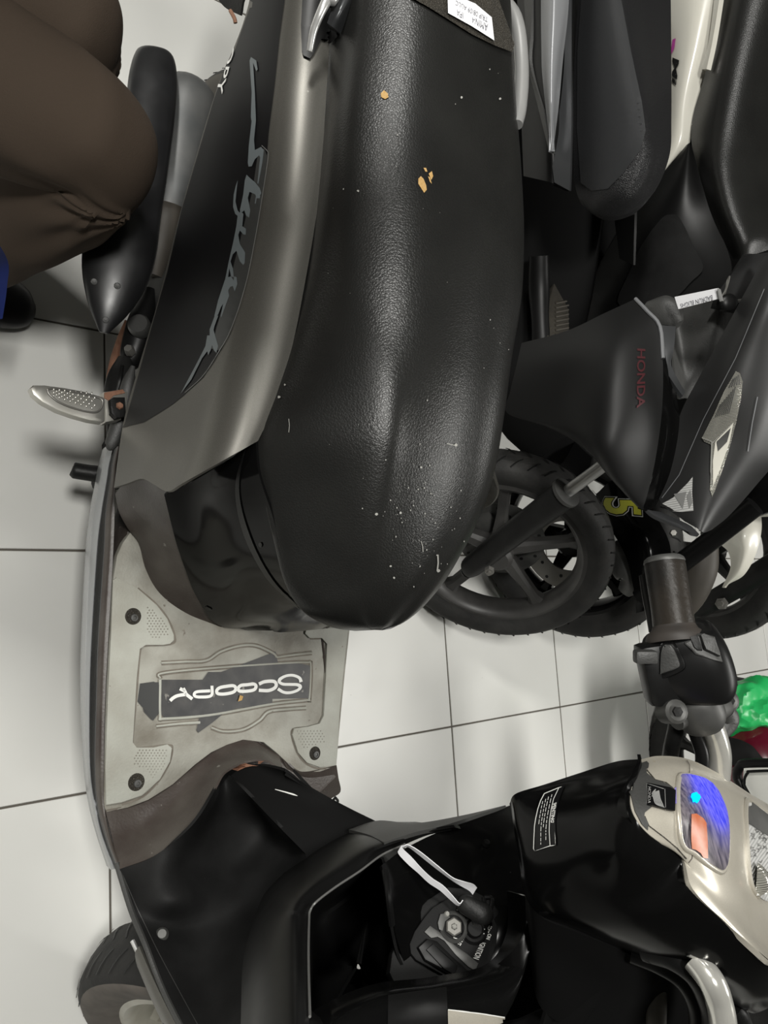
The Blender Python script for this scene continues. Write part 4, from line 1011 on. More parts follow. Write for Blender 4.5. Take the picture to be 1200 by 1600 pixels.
drape('dial_window', poly(mp([(538, 505), (580, 500), (640, 540), (665, 580), (675, 740), (678, 880), (660, 905), (600, 870), (545, 828), (535, 700)])), tl_, M['lensorange'], lens, off=.0012, L=8, label='orange dial window')
drape('dial_tab', poly(mp([(395, 290), (415, 275), (418, 415), (400, 420)])), tcw, M['lensviolet'], cw, off=.0015)
drape('cowl_seam', stroke(mp([(525, 165), (527, 90), (505, 50)]), 1)+stroke(mp([(552, 845), (545, 880), (520, 912)]), 1.2), tcw, M['brown'], cw, off=.001)
drape('cowl_step', stroke(mp([(165, 130), (235, 215), (330, 240), (385, 285)]), 1.4)+stroke(mp([(145, 520), (180, 600), (300, 690), (420, 790), (500, 880)]), 1.4), tcw, M['fabric'], cw, off=.001)
drape('cowl_stain', poly(mp([(925, 300), (960, 380), (950, 500), (930, 640), (925, 560), (935, 420)])), tcw, M['fabric'], cw, off=.0006) if False else None
# headlamp at the front of the cowl (its bulb side runs out of the frame)
HL = mp([(1015, 392), (1050, 392), (1110, 430), (1200, 500), (1330, 640), (1420, 800), (1440, 1000), (1400, 1180), (1320, 1250), (1200, 1250), (1110, 1200), (1060, 1120), (1030, 960), (1015, 700), (1005, 500)])
hl = drape('headlamp', poly(HL, 60), tcw, M['reflector'], cw, off=.001, L=14, label='headlamp with silver reflector and clear lens')
thl = bvh_of([hl])
hq = []
for _ in range(46):
    x, y = random.uniform(1040, 1200), random.uniform(560, 1150); a = random.uniform(0, 6.28)
    hq += stroke(mp([(x, y), (x+22*math.cos(a), y+22*math.sin(a)), (x+30*math.cos(a+.9), y+30*math.sin(a+.9))]), .9)
drape('reflector_facet', hq, thl, M['dullgrey'], hl, off=.0008)
drape('reflector_band', poly(mp([(1018, 400), (1060, 400), (1200, 510), (1260, 600), (1250, 720), (1150, 660), (1060, 600), (1020, 580)])), thl, M['dullgrey'], hl, off=.0008)
hb = thl.ray_cast(CAMP, ray(*mp([(1095, 1060)])[0]).normalized())[0]
lathe('bulb', [(.0005, .012), (.008, .010), (.013, .004), (.0145, 0)], hb, (.2, .4, .8), M['glass'], hl, 20)
lathe('bulb_filament', [(.0005, .016), (.003, .014), (.004, .010)], hb, (.2, .4, .8), M['orangebulb'], hl, 10)
rimp = [tcw.ray_cast(CAMP, ray(x, y).normalized())[0] for x, y in HL[-5:]+HL[:4]]
rimp = [p for p in rimp if p is not None]
tube('headlamp_rim', rimp, .0028, M['beige'], cw, 8, 40)

# ---- left handlebar: chrome tube, clamp, switch housing, grip
tl0 = [Z(1122, 1215, .945), Z(1124, 1180, .952), Z(1117, 1148, .955), Z(1104, 1120, .955), Z(1092, 1098, .953), Z(1075, 1050, .952)]
tube('handlebar_tube', tl0, .0112, M['chrome'], sco, 18, 40, label='curved chrome handlebar tube')
tube('control_cable', [Z(1095, 1212, .94), Z(1097, 1180, .945), Z(1088, 1150, .945), Z(1076, 1118, .945), Z(1068, 1090, .94)], .0065, M['satin'], sco, 12, 30)
tube('control_cable', [Z(1046, 1190, .90), Z(1050, 1165, .915), Z(1056, 1140, .925), Z(1062, 1105, .935)], .008, M['rubber'], sco, 12, 24)
def ringbody(name, spine, mat, parent, n=20, sq=2.6, label=None, sub=None):
    """rounded-box rings: spine = (centre, half width across view, half depth)"""
    k = len(spine); m = sub or (k-1)*4+1
    P = cr([s[0] for s in spine], m); H = cr([Vector((s[1], s[2], 0)) for s in spine], m); rings = []
    for i, p in enumerate(P):
        t = (P[min(i+1, m-1)]-P[max(i-1, 0)]).normalized()
        v = (p-CAMP).normalized(); sd = t.cross(v).normalized(); dp = sd.cross(t).normalized()
        r = []
        for q in range(n):
            a = 2*math.pi*q/n; c_, s_ = math.cos(a), math.sin(a)
            r.append(p+sd*H[i].x*math.copysign(abs(c_)**(2/sq), c_)+dp*H[i].y*math.copysign(abs(s_)**(2/sq), s_))
        rings.append(r)
    return loft(name, rings, mat, parent, label=label)
sw = ringbody('switch_housing', [(Z(1080, 1096, .950), .020, .020), (Z(1080, 1090, .950), .033, .026), (Z(1078, 1068, .952), .041, .031), (Z(1072, 1040, .953), .041, .032), (Z(1064, 1012, .953), .038, .030), (Z(1057, 994, .953), .032, .027), (Z(1055, 988, .953), .024, .022)], M['satin'], sco, 28, 3.2, label='black left handlebar switch housing')
tsw = bvh_of([sw])
def sp(pts): return [(980+x*.2125, 860+y*.2125) for x, y in pts]
def raised(name, pts, target, mat, parent, thick, lift, label=None, n=None, nn=None):
    """cap raised off a surface: outline laid on the surface, lifted along the mean normal"""
    P = []; N = Vector()
    pp = pts if not n else [(v.x, v.y) for v in cr([(a, b, 0) for a, b in pts], n, True)]
    for x, y in pp:
        h_, no, _, _ = target.ray_cast(CAMP, ray(x, y).normalized())
        if h_ is None: continue
        P.append(h_); N += no if no.dot(CAMP-h_) > 0 else -no
    N.normalize()
    return plate(name, [p+N*lift for p in P], N, thick, mat, parent, min(.0015, thick*.3), label)
hr = raised('horn_button_rim', sp([(215, 920), (230, 760), (250, 690), (300, 660), (350, 680), (400, 760), (432, 850), (400, 890), (300, 935), (240, 945)]), tsw, M['satin'], sw, .008, .003, n=40)
raised('horn_button', sp([(246, 890), (250, 760), (270, 700), (300, 692), (335, 705), (375, 790), (390, 845), (360, 870), (300, 890), (255, 905)]), tsw, M['darkgrey'], sw, .008, .0055, n=40, label='dark grey horn button')
raised('indicator_switch_rim', sp([(400, 620), (440, 610), (560, 622), (640, 640), (700, 830), (640, 815), (500, 770), (470, 740), (420, 690)]), tsw, M['darkgrey'], sw, .008, .003)
raised('indicator_switch', sp([(520, 630), (625, 650), (665, 760), (665, 785), (560, 735), (548, 700)]), tsw, M['darkgrey'], sw, .008, .0075, label='dark grey indicator switch')
raised('indicator_switch_well', sp([(455, 640), (515, 625), (540, 700), (550, 740), (515, 740), (490, 715)]), tsw, M['rubber'], sw, .004, .0042)
bevbox('pass_switch', Z(1026, 1052, .94), UU*.014-RR*.002, RR*.028+UU*.006, FF*.014, M['satin'], sw, .006)
bevbox('pass_trigger', Z(1008, 1026, .945), UU*.010, RR*.006, FF*.007, M['darkgrey'], sw, .003)
cl = ringbody('lever_clamp', [(Z(1098, 1128, .953), .019, .018), (Z(1094, 1115, .955), .023, .021), (Z(1086, 1096, .955), .022, .021), (Z(1084, 1088, .955), .018, .018)], M['dullgrey'], sco, 22, 2.4, label='worn grey metal lever clamp')
for x, y, z, rr in ((1052, 1112, .952, .011), (1107, 1092, .962, .010), (1134, 1095, .945, .011)):
    o = lathe('clamp_bolt', [(rr*.3, .006), (rr*.75, .008), (rr, .006), (rr, -.014)], Z(x, y, z), (-.1, -.5, .85), M['dullgrey'], cl, 16)
    lathe('bolt_socket', [(.0003, .009), (rr*.42, .0092), (rr*.45, .006)], Z(x, y, z), (-.1, -.5, .85), M['rubber'], cl, 6)
bloft('clamp_arm', [(Z(1055, 1125, .945), .010), (Z(1085, 1110, .95), .012), (Z(1120, 1105, .945), .013), (Z(1135, 1098, .94), .010)], M['dullgrey'], cl, .9)
bloft('lever_pivot', [(Z(1122, 1150, .93), .008), (Z(1132, 1125, .932), .014), (Z(1128, 1110, .935), .012)], M['darkgrey'], cl, .9)
gA, gB = Z(1054, 984, .952), Z(1037, 872, .945)
ax = (gB-gA)
gr = lathe('grip', [(.0005, -.004), (.019, -.004), (.0195, .0), (.0188, .02), (.0192, .06), (.0192, ax.length-.008), (.0185, ax.length-.002), (.014, ax.length), (.0005, ax.length)], gA, ax, M['grip'], sco, 28, label='worn black rubber grip')
lathe('grip_flange', [(.0192, -.012), (.027, -.012), (.0275, -.008), (.0255, -.003), (.0212, .000), (.0194, .004)], gA, ax, M['gripflange'], gr, 32, label='dusty brown grip flange')
lathe('grip_end_ring', [(.0192, ax.length-.005), (.0194, ax.length-.004), (.0185, ax.length-.001), (.016, ax.length+.001), (.0155, ax.length)], gA, ax, M['dullgrey'], gr, 28)
bloft('brake_lever', [(Z(1030, 985, .93), .010), (Z(1024, 960, .93), .009), (Z(1016, 930, .925), .008), (Z(1008, 898, .92), .006)], M['satin'], sco, .7)
# ---- right handlebar tubes at the bottom edge
tube('handlebar_tube', [Z(1010, 1478, .94), Z(1055, 1492, .965), Z(1092, 1520, .98), Z(1114, 1562, .985), Z(1122, 1600, .985), Z(1122, 1650, .98)], .0125, M['satin'], sco, 16, 40, label='black cable tube curving out from under the right of the cover')
tube('handlebar_tube', [Z(1086, 1500, .985), Z(1112, 1534, .998), Z(1124, 1566, 1.0), Z(1130, 1606, 1.0), Z(1126, 1660, .995)], .0105, M['chrome'], sco, 16, 30, label='chrome right handlebar tube')
tube('control_cable', [Z(988, 1488, .915), Z(1030, 1505, .935), Z(1068, 1530, .95), Z(1090, 1570, .955), Z(1094, 1620, .95)], .009, M['satin'], sco, 12, 30)
tube('control_cable', [Z(1145, 1572, .95), Z(1158, 1592, .95), Z(1170, 1625, .94)], .008, M['rubber'], sco, 10, 20)
bloft('dusty_bracket', [(Z(1022, 1512, .90), .007), (Z(1026, 1550, .90), .009), (Z(1025, 1610, .895), .009)], M['brownfender'], sco, .6)
tube('mirror_boss', [Z(1075, 1484, .985), Z(1098, 1492, .99), Z(1118, 1500, .985)], (.005, .008), M['chrome'], sco, 12)
lathe('cover_screw', [(.0003, .003), (.005, .003), (.0075, .0), (.0075, -.003)], Z(890, 1450, .868), (-.3, -.5, .8), M['steel'], sco, 14)

# ---- front wheel, turned left
SM = steer(45)
fwn = SM @ Vector((0, -1, 0)); FWC = Vector((.582, .588, .232))
wheel(sco, FWC, fwn, .234, .046, .158, 5, 'tyre', 'sidewall', 'wheelcream', 'wheelcream', .02, None, .035, .4, label='black front tyre with a dusty sidewall')
tube('front_fork', [FWC+fwn*.075, FWC+fwn*.075+SM@Vector((-.12, 0, .24))], .018, M['satin'], sco, 14)
tube('front_fork', [FWC-fwn*.075, FWC-fwn*.075+SM@Vector((-.12, 0, .24))], .018, M['satin'], sco, 14)
# ---- rear wheel, engine and exhaust side
wheel(sco, (-.70, .615, .235), (0, -1, 0), .234, .046, .158, 5, 'tyre', 'brownfender', 'blackwheel', None, .014, None, .04, .2, label='dusty rear tyre')
bloft('engine_case', [(Vector((-.22, .56, .27)), .05), (Vector((-.38, .56, .27)), .085), (Vector((-.55, .55, .26)), .075), (Vector((-.72, .54, .25)), .05)], M['dullgrey'], sco, .9)
mf = bloft('muffler', [(Z(252, 360, .30), .012), (Z(262, 325, .295), .036), (Z(272, 280, .30), .046), (Z(285, 200, .305), .050), (Z(292, 150, .31), .046), (Z(296, 130, .31), .020)], M['muffler'], sco, .95, 24, label='dull grey exhaust muffler')
bloft('muffler_neck', [(Z(236, 430, .27), .020), (Z(247, 385, .285), .024), (Z(256, 345, .295), .026), (Z(258, 330, .297), .037)], M['brownfender'], sco, .9, 20)
hs = bloft('heat_guard', [(Z(243, 75, .35), .006), (Z(243, 84, .35), .026), (Z(240, 120, .355), .034), (Z(234, 180, .36), .035), (Z(222, 250, .36), .037), (Z(204, 320, .355), .043), (Z(190, 380, .35), .048), (Z(180, 430, .345), .044), (Z(170, 480, .34), .028), (Z(162, 520, .335), .006)], M['glossrubber'], sco, .45, 22, label='black rubbery heat guard over the exhaust')
for x, y in ((147, 440), (183, 447), (165, 500)):
    h_ = bvh_of([hs]).ray_cast(CAMP, ray(x, y).normalized())[0]
    if h_: lathe('guard_screw', [(.0003, .002), (.004, .0015), (.005, -.002)], h_, CAMP-h_, M['darkgrey'], hs, 12)
tube('exhaust_pipe', [Z(205, 505, .22), Z(192, 535, .20), Z(182, 565, .17), Z(176, 600, .15), Z(180, 640, .16)], .0105, M['rust'], sco, 14, 24, label='rusty brown exhaust pipe')
bloft('engine_bracket', [(Z(236, 455, .26), .012), (Z(222, 500, .265), .020), (Z(216, 530, .26), .022), (Z(205, 560, .255), .018), (Z(192, 575, .25), .008)], M['satin'], sco, .8)
lathe('bracket_cap', [(.0003, .006), (.014, .006), (.0165, .002), (.0165, -.012)], Z(217, 508, .285), (-.1, -.6, .75), M['darkgrey'], sco, 20)
lathe('bracket_nut', [(.0003, .006), (.006, .006), (.008, 0), (.008, -.006)], Z(202, 547, .275), (-.2, -.6, .7), M['steel'], sco, 6)
bloft('rubber_boot', [(Z(195, 560, .26), .010), (Z(190, 590, .265), .020), (Z(184, 625, .27), .020), (Z(180, 668, .272), .012), (Z(176, 690, .275), .008)], M['rubber'], sco, .7)
tube('boot_fold', [Z(191, 572, .285), Z(188, 592, .29), Z(183, 612, .285)], .003, M['satin'], sco, 8)
bloft('lower_side_trim', [(Z(208, 572, .315), .003), (Z(200, 600, .312), .009), (Z(193, 640, .305), .011), (Z(184, 672, .298), .012), (Z(172, 696, .292), .008), (Z(166, 700, .29), .002)], M['darkgrey'], sco, .55)
# footpeg
peg = plate('foot_peg', [Z(x, y, .335) for x, y in [(48, 606), (53, 601), (70, 601), (100, 605), (130, 612), (160, 619), (165, 622), (165, 657), (160, 660), (140, 657), (115, 650), (90, 641), (66, 628), (52, 616)]], (0, 0, 1), .014, M['alloy'], sco, .004, label='pale alloy passenger foot peg, folded out')
pi = [(74, 608), (90, 607), (120, 613), (150, 620), (160, 626), (158, 638), (150, 644), (135, 643), (110, 636), (90, 627), (77, 616)]
tube('peg_rim', [Z(x, y, .336) for x, y in pi+[pi[0]]], .0013, M['steel'], peg, 8, 60)
B2 = []
for r_ in range(5):
    for c_ in range(8):
        u = (c_+.5*(r_ % 2))/8; v = (r_-2)/2
        x = 84+u*68; y = 613+u*15+v*(5+u*7)
        if x > 154: continue
        p = Z(x, y, .3355)
        B2.append(loftgeo([[p+Vector((math.cos(a)*.0024*k, math.sin(a)*.0012*k, hh)) for a in [q*math.pi/4 for q in range(8)]] for k, hh in ((1, 0), (.8, .0012), (.3, .0016))]))
V, F = join_geo(B2); V, F = orient(V, F); o = build('peg_studs', V, F, M['alloy'], peg); tag(o, kind='stuff')
bk = plate('peg_hinge', [Z(x, y, .325) for x, y in [(163, 612), (190, 608), (200, 612), (200, 640), (190, 655), (165, 660)]], (0, 0, 1), .02, M['alloy'], sco, .003)
plate('hinge_plate', [Z(x, y, .338) for x, y in [(172, 624), (178, 620), (196, 620), (198, 650), (182, 653), (174, 645)]], (0, 0, 1), .008, M['rubber'], bk, .003)
lathe('hinge_bolt', [(.0003, .003), (.004, .003), (.0055, 0)], Z(187, 634, .339), (0, 0, 1), M['rust'], bk, 6, label='rusty hinge bolt')
plate('hinge_rust', [Z(x, y, .3265) for x, y in [(164, 613), (192, 608), (196, 614), (178, 618), (170, 626), (164, 622)]], (0, 0, 1), .004, M['rust'], bk, .001)
tube('stand_foot', [Z(112, 734, .165), Z(116, 735, .166), Z(140, 739, .172), Z(165, 742, .18)], [.006, .0125, .0125, .013], M['rubber'], sco, 14, 16, label='black rubber ended stand foot')
tube('centre_stand', [Vector((-.24, .42, .175)), Vector((-.25, .50, .16)), Vector((-.27, .60, .15)), Vector((-.25, .72, .16))], .012, M['rubber'], sco, 10)
tube('centre_stand_leg', [Vector((-.27, .52, .15)), Vector((-.34, .50, .012))], .011, M['rubber'], sco, 10)
tube('centre_stand_leg', [Vector((-.27, .68, .15)), Vector((-.34, .70, .012))], .011, M['rubber'], sco, 10)
# tail underside and mud flap
patch('mud_flap', [[Y(335, -8, .56), Y(352, 12, .57), Y(375, 24, .58)], [Y(345, -40, .56), Y(365, -30, .57), Y(390, -20, .58)], [Vector((-1.12, .56, .45)), Vector((-1.10, .60, .47)), Vector((-1.08, .64, .48))]], M['rubber'], sco, 12, 12, .004)
tube('rear_cable', [Y(360, 17, .55), Y(366, 28, .55), Y(368, 36, .552)], .003, M['rust'], sco, 8)

# ================================================================== neighbouring scooters
def YR(rows): return [[Y(*p) for p in r] for r in rows]
# ---- A: black scooter, second in the row
bA = thing('scooter', (-.4, 1.15, 0), 'black scooter with dark red lettering, clear headlamp and carbon patterned seat, second in row', 'scooter', 'scooters parked in a row')
aw = steer(50) @ Vector((0, -1, 0)); AC = Vector((-.145, 1.248, .236))
wheel(bA, AC, aw, .238, .038, .182, 5, 'tyre', 'tyre', 'rimgrey', 'rimgrey', .012, (.095, -.03, 'dullgrey'), .034, .9, label='front tyre beside the seat nose')
seatA = [
 [(922, -160, 1.10), (955, -160, 1.08), (975, -160, 1.10), (1010, -160, 1.18), (1040, -160, 1.26)],
 [(912, -70, 1.10), (945, -70, 1.08), (968, -70, 1.10), (1008, -70, 1.18), (1046, -70, 1.27)],
 [(904, 0, 1.10), (940, 0, 1.08), (972, 0, 1.10), (1010, 0, 1.18), (1048, 0, 1.27)],
 [(897, 100, 1.10), (942, 100, 1.08), (988, 100, 1.10), (1020, 100, 1.18), (1049, 100, 1.27)],
 [(896, 190, 1.10), (946, 195, 1.08), (1004, 195, 1.10), (1030, 190, 1.18), (1049, 185, 1.27)],
 [(896, 250, 1.10), (945, 255, 1.08), (1004, 255, 1.10), (1028, 248, 1.17), (1047, 238, 1.26)],
 [(899, 292, 1.11), (938, 302, 1.09), (984, 305, 1.11), (1010, 298, 1.17), (1031, 285, 1.24)],
 [(908, 318, 1.12), (930, 330, 1.11), (955, 335, 1.13), (985, 330, 1.17), (1008, 318, 1.21)],
 [(918, 328, 1.14), (935, 340, 1.14), (953, 345, 1.16), (972, 342, 1.18), (990, 335, 1.20)],
]
sa = patch('seat', YR(seatA), M['leather2'], bA, 60, 40, .02, label='smooth black seat with a carbon patterned side')
tsa = bvh_of([sa])
drape('patterned_side', poly([(912, -40), (965, -40), (970, 0), (985, 80), (1002, 160), (1008, 205), (1000, 235), (975, 270), (950, 295), (925, 298), (908, 285), (902, 200), (903, 80)]), tsa, M['weave'], sa, off=.0012, L=14, label='carbon patterned seat side')
patch('tail_panel', YR([[(800, -160, 1.06), (850, -160, 1.03), (915, -160, 1.10)], [(808, 0, 1.06), (850, 0, 1.03), (900, 0, 1.10)], [(812, 100, 1.06), (855, 110, 1.03), (896, 100, 1.10)], [(815, 200, 1.07), (858, 215, 1.04), (896, 220, 1.10)], [(818, 275, 1.08), (860, 285, 1.06), (892, 297, 1.11)]]), M['satin'], bA, 30, 20, .01)
patch('silver_wedge', YR([[(842, -160, 1.035), (862, -160, 1.015), (893, -160, 1.05)], [(840, 0, 1.035), (863, 0, 1.015), (889, 0, 1.05)], [(845, 90, 1.03), (861, 95, 1.015), (880, 90, 1.045)], [(852, 165, 1.03), (861, 175, 1.015), (873, 165, 1.04)], [(860, 232, 1.025), (862, 236, 1.02), (865, 230, 1.03)]]), M['silverpanel'], bA, 40, 20, .006, label='silver grey wedge shaped tail panel')
patch('grey_side_strip', YR([[(880, -20, 1.06), (893, -20, 1.065)], [(882, 90, 1.055), (893, 95, 1.06)], [(872, 190, 1.055), (893, 190, 1.06)], [(862, 238, 1.05), (892, 245, 1.06)], [(866, 285, 1.06), (890, 298, 1.07)]]), M['greypanel'], bA, 24, 8, .006)
patch('textured_strip', YR([[(818, -20, 1.04), (832, -20, 1.03)], [(822, 60, 1.04), (829, 55, 1.03)], [(823, 95, 1.045), (828, 100, 1.035)], [(840, 165, 1.035), (846, 165, 1.03)], [(858, 238, 1.03), (862, 240, 1.025)]]), M['darkgrey'], bA, 24, 6, .006)
bloft('underbody', [(Vector((-.34, 1.34, .36)), .06), (Vector((-.5, 1.36, .26)), .10), (Vector((-.75, 1.32, .32)), .15), (Vector((-1.1, 1.24, .42)), .18), (Vector((-1.45, 1.2, .45)), .12)], M['void'], bA, .6, 20)
polytop('foot_rest', [Z(x, y, .40) for x, y in [(863, 452), (867, 438), (873, 440), (880, 462), (889, 485), (890, 534), (856, 536), (853, 490)]], M['fabric'], bA, .012, .003, label='worn brown ribbed footboard')
F_ = []
for k in range(9):
    y = 470+k*7; a, b = Z(868, y+4, .4015), Z(888, y, .4015); F_.append(loftgeo(tuberings([a, b], .0022, 6)))
V, F = join_geo(F_); o = build('foot_rest_ribs', V, F, M['brownfender'], bA); tag(o, kind='stuff')
bloft('footboard_frame', [(Z(842, 400, .42), .02), (Z(842, 450, .40), .022), (Z(844, 500, .39), .018), (Z(846, 545, .38), .02)], M['satin'], bA, .6)
ls = [
 [(815, 536, 1.06), (885, 517, 1.05), (945, 489, 1.07), (993, 467, 1.10)],
 [(806, 575, 1.05), (880, 560, 1.03), (952, 535, 1.03), (1012, 487, 1.09)],
 [(797, 612, 1.05), (875, 610, 1.03), (950, 588, 1.01), (1031, 510, 1.09)],
 [(792, 645, 1.06), (868, 652, 1.04), (945, 645, 1.00), (1036, 575, 1.08)],
 [(845, 664, 1.06), (892, 680, 1.04), (945, 698, 1.00), (1034, 645, 1.08)],
 [(905, 690, 1.07), (928, 714, 1.06), (958, 742, 1.03), (1024, 718, 1.08)],
 [(940, 722, 1.08), (958, 748, 1.07), (978, 772, 1.06), (1010, 778, 1.08)],
 [(985, 778, 1.08), (990, 785, 1.08), (996, 792, 1.08), (1003, 796, 1.08)],
]
lsa = patch('leg_shield', YR(ls), M['darkplastic'], bA, 50, 40, .005, label='black leg shield with dark red lettering')
tls = bvh_of([lsa])
drape('red_lettering', textpolys('HONDA', [(1008, 546), (1007, 636), (994, 638), (995, 545)], bold=.02), tls, M['redprint'], lsa, off=.0012, L=8)
tube('shield_edge', [Y(993, 467, 1.098), Y(1012, 487, 1.088), Y(1031, 510, 1.088), Y(1036, 560, 1.08)], .003, M['silverpanel'], bA, 8)
patch('shield_side', YR([[(1030, 508, 1.09), (1042, 508, 1.10), (1056, 512, 1.11)], [(1034, 560, 1.085), (1040, 565, 1.10), (1050, 570, 1.12)], [(1034, 640, 1.08), (1050, 650, 1.10), (1062, 660, 1.13)], [(1020, 725, 1.08), (1035, 735, 1.10), (1048, 735, 1.12)], [(1000, 796, 1.08), (1012, 798, 1.10), (1024, 792, 1.12)]]), M['gloss'], bA, 30, 14, .005)
patch('inner_panel', YR([[(1020, 478, 1.16), (1060, 480, 1.18), (1120, 470, 1.18), (1160, 465, 1.20)], [(1040, 510, 1.15), (1062, 520, 1.18), (1105, 525, 1.18), (1140, 530, 1.20)], [(1052, 560, 1.14), (1065, 575, 1.17), (1085, 580, 1.18), (1110, 585, 1.20)], [(1058, 615, 1.13), (1066, 622, 1.15), (1075, 622, 1.17), (1090, 630, 1.20)]]), M['darkgrey'], bA, 24, 24, .006)
patch('panel_trim', YR([[(1032, 508, 1.09), (1056, 510, 1.10)], [(1034, 545, 1.095), (1053, 545, 1.105)], [(1037, 572, 1.10), (1049, 570, 1.11)], [(1052, 598, 1.11), (1060, 594, 1.12)], [(1067, 619, 1.12), (1071, 612, 1.13)]]), M['greypanel'], bA, 24, 6, .006)
bloft('panel_cap', [(Y(1008, 478, 1.12), .008), (Y(1025, 486, 1.125), .026), (Y(1045, 494, 1.13), .026), (Y(1060, 508, 1.13), .010)], M['darkgrey'], bA, .5)
patch('top_cover', YR([[(1165, 400, 1.15), (1195, 395, 1.18), (1240, 390, 1.22)], [(1140, 432, 1.15), (1180, 430, 1.17), (1240, 430, 1.2)], [(1118, 462, 1.15), (1150, 470, 1.16), (1200, 470, 1.2)], [(1110, 482, 1.16), (1150, 490, 1.17), (1190, 490, 1.2)]]), M['matte'], bA, 14, 14, .006)
fas = [
 [(1195, 400, 1.13), (1225, 405, 1.12), (1265, 410, 1.16), (1300, 420, 1.22)],
 [(1165, 455, 1.13), (1198, 470, 1.11), (1240, 480, 1.15), (1280, 490, 1.22)],
 [(1130, 520, 1.13), (1165, 540, 1.11), (1215, 560, 1.15), (1265, 570, 1.22)],
 [(1092, 590, 1.13), (1135, 610, 1.11), (1190, 640, 1.15), (1240, 650, 1.22)],
 [(1062, 650, 1.13), (1112, 675, 1.12), (1165, 700, 1.15), (1215, 715, 1.22)],
 [(1042, 735, 1.12), (1096, 750, 1.12), (1140, 760, 1.15), (1180, 760, 1.22)],
 [(1030, 780, 1.12), (1086, 795, 1.12), (1115, 805, 1.14), (1140, 805, 1.2)],
 [(1070, 815, 1.12), (1090, 826, 1.12), (1100, 832, 1.13), (1112, 828, 1.16)],
]
fa = patch('front_cowl', YR(fas), M['darkpaint'], bA, 50, 34, .006, label='glossy black front cowl')
tfa = bvh_of([fa])
hd = drape('headlamp', poly([(1150, 580), (1156, 583), (1160, 596), (1158, 618), (1150, 660), (1138, 705), (1126, 740), (1116, 768), (1112, 776), (1109, 765), (1110, 730), (1112, 695), (1101, 690), (1098, 684), (1115, 650), (1132, 612)]), tfa, M['glass'], fa, off=.002, L=10, label='clear headlamp with ribbed indicator')
thd = bvh_of([hd])
q = []
for k in range(8): q += stroke([(1118+k*3, 652-k*1), (1126+k*3.3, 632-k*4)], 1.4)
for k in range(5): q += stroke([(1139+k*4, 606-k*1.5), (1146+k*2.6, 592-k*2)], 1.6)
drape('indicator_rib', q, thd, M['dullgrey'], hd, off=.001)
drape('lamp_reflector', poly([(1118, 690), (1146, 660), (1140, 690), (1128, 725), (1114, 760), (1114, 720)]), thd, M['whitepaint'], hd, off=.001, L=12)
drape('lamp_shade', poly([(1120, 690), (1142, 668), (1136, 690), (1122, 705)]), thd, M['dullgrey'], hd, off=.002, L=12)
drape('lamp_edge', stroke([(1098, 684), (1113, 690), (1111, 730), (1110, 764)], 2)+stroke([(1112, 694), (1145, 660)], 1.2), thd, M['chrome'], hd, off=.0025)
drape('cowl_edge', stroke([(1195, 452), (1150, 560), (1100, 655), (1062, 742), (1035, 778)], 1.2)+stroke([(1183, 620), (1175, 660), (1168, 705)], 1.4), tfa, M['silverpanel'], fa, off=.0012)
drape('chrome_wedge', poly([(1030, 790), (1052, 778), (1075, 755), (1083, 745), (1082, 770), (1084, 798), (1066, 800), (1045, 798)]), tfa, M['reflector'], fa, off=.0014, L=10, label='small chrome reflector wedge')
drape('chrome_wedge_rib', poly([(1054, 772), (1074, 768), (1068, 795)])+poly([(1074, 775), (1080, 765), (1083, 785), (1078, 795)]), tfa, M['silver'], fa, off=.0022, L=10)
patch('lower_cowl_lip', YR([[(994, 782, 1.10), (1010, 795, 1.10), (1032, 800, 1.12)], [(1008, 800, 1.10), (1030, 808, 1.10), (1060, 812, 1.12)], [(1024, 812, 1.10), (1055, 818, 1.10), (1080, 822, 1.12)], [(1060, 826, 1.10), (1080, 832, 1.10), (1093, 835, 1.12)]]), M['greypanel'], bA, 16, 12, .005)
# fork, axle nut, caliper
ft = [AC+aw*.062+Vector((.005, -.012, -.02)), None]
tube('fork_leg', [Y(728, 888, 1.17), Y(738, 884, 1.17), Y(800, 835, 1.165), Y(870, 782, 1.16), Y(884, 770, 1.16)], [.013, .023, .025, .027, .026], M['rubber'], bA, 18, 30, label='black fork leg')
lathe('fork_seal', [(.027, -.006), (.030, -.003), (.030, .003), (.021, .006), (.012, .006)], Y(884, 770, 1.158), (Y(944, 726, 1.156)-Y(884, 770, 1.158)), M['darkgrey'], bA, 24)
tube('fork_tube', [Y(880, 773, 1.159), Y(944, 726, 1.156), Y(990, 690, 1.15)], .0115, M['silver'], bA, 18, 8, label='chrome fork tube')
lathe('axle_nut', [(.0003, .014), (.005, .014), (.0055, .009), (.009, .008), (.0105, .003), (.0105, 0)], Y(765, 890, 1.165), aw, M['steel'], bA, 6, angle=20, label='shiny axle nut')
bloft('brake_caliper', [(Y(722, 850, 1.23), .010), (Y(735, 832, 1.23), .028), (Y(755, 815, 1.23), .032), (Y(772, 802, 1.23), .018)], M['dullgrey'], bA, .7)
tube('caliper_arm', [Y(735, 785, 1.24), Y(745, 800, 1.24), Y(765, 812, 1.235)], .009, M['dullgrey'], bA, 10)
patch('inner_fender', YR([[(800, 655, 1.35), (870, 670, 1.35), (925, 715, 1.35)], [(840, 690, 1.36), (880, 715, 1.36), (918, 750, 1.36)], [(870, 720, 1.36), (890, 740, 1.36), (912, 765, 1.36)]]), M['void'], bA, 14, 14, .006)
wheel(bA, (-1.36, 1.2, .24), (0, -1, 0), .242, .043, .178, 5, 'tyre', 'tyre', 'blackwheel', None, .013, None, .034, .2)
tA = patch('far_side_panel', [[p+Vector((.0, .28, -.12)) for p in r] for r in YR([[(912, -70, 1.10), (945, -70, 1.08)], [(900, 150, 1.10), (942, 150, 1.08)], [(915, 300, 1.12), (940, 310, 1.12)]])], M['satin'], bA, 10, 6, .006)
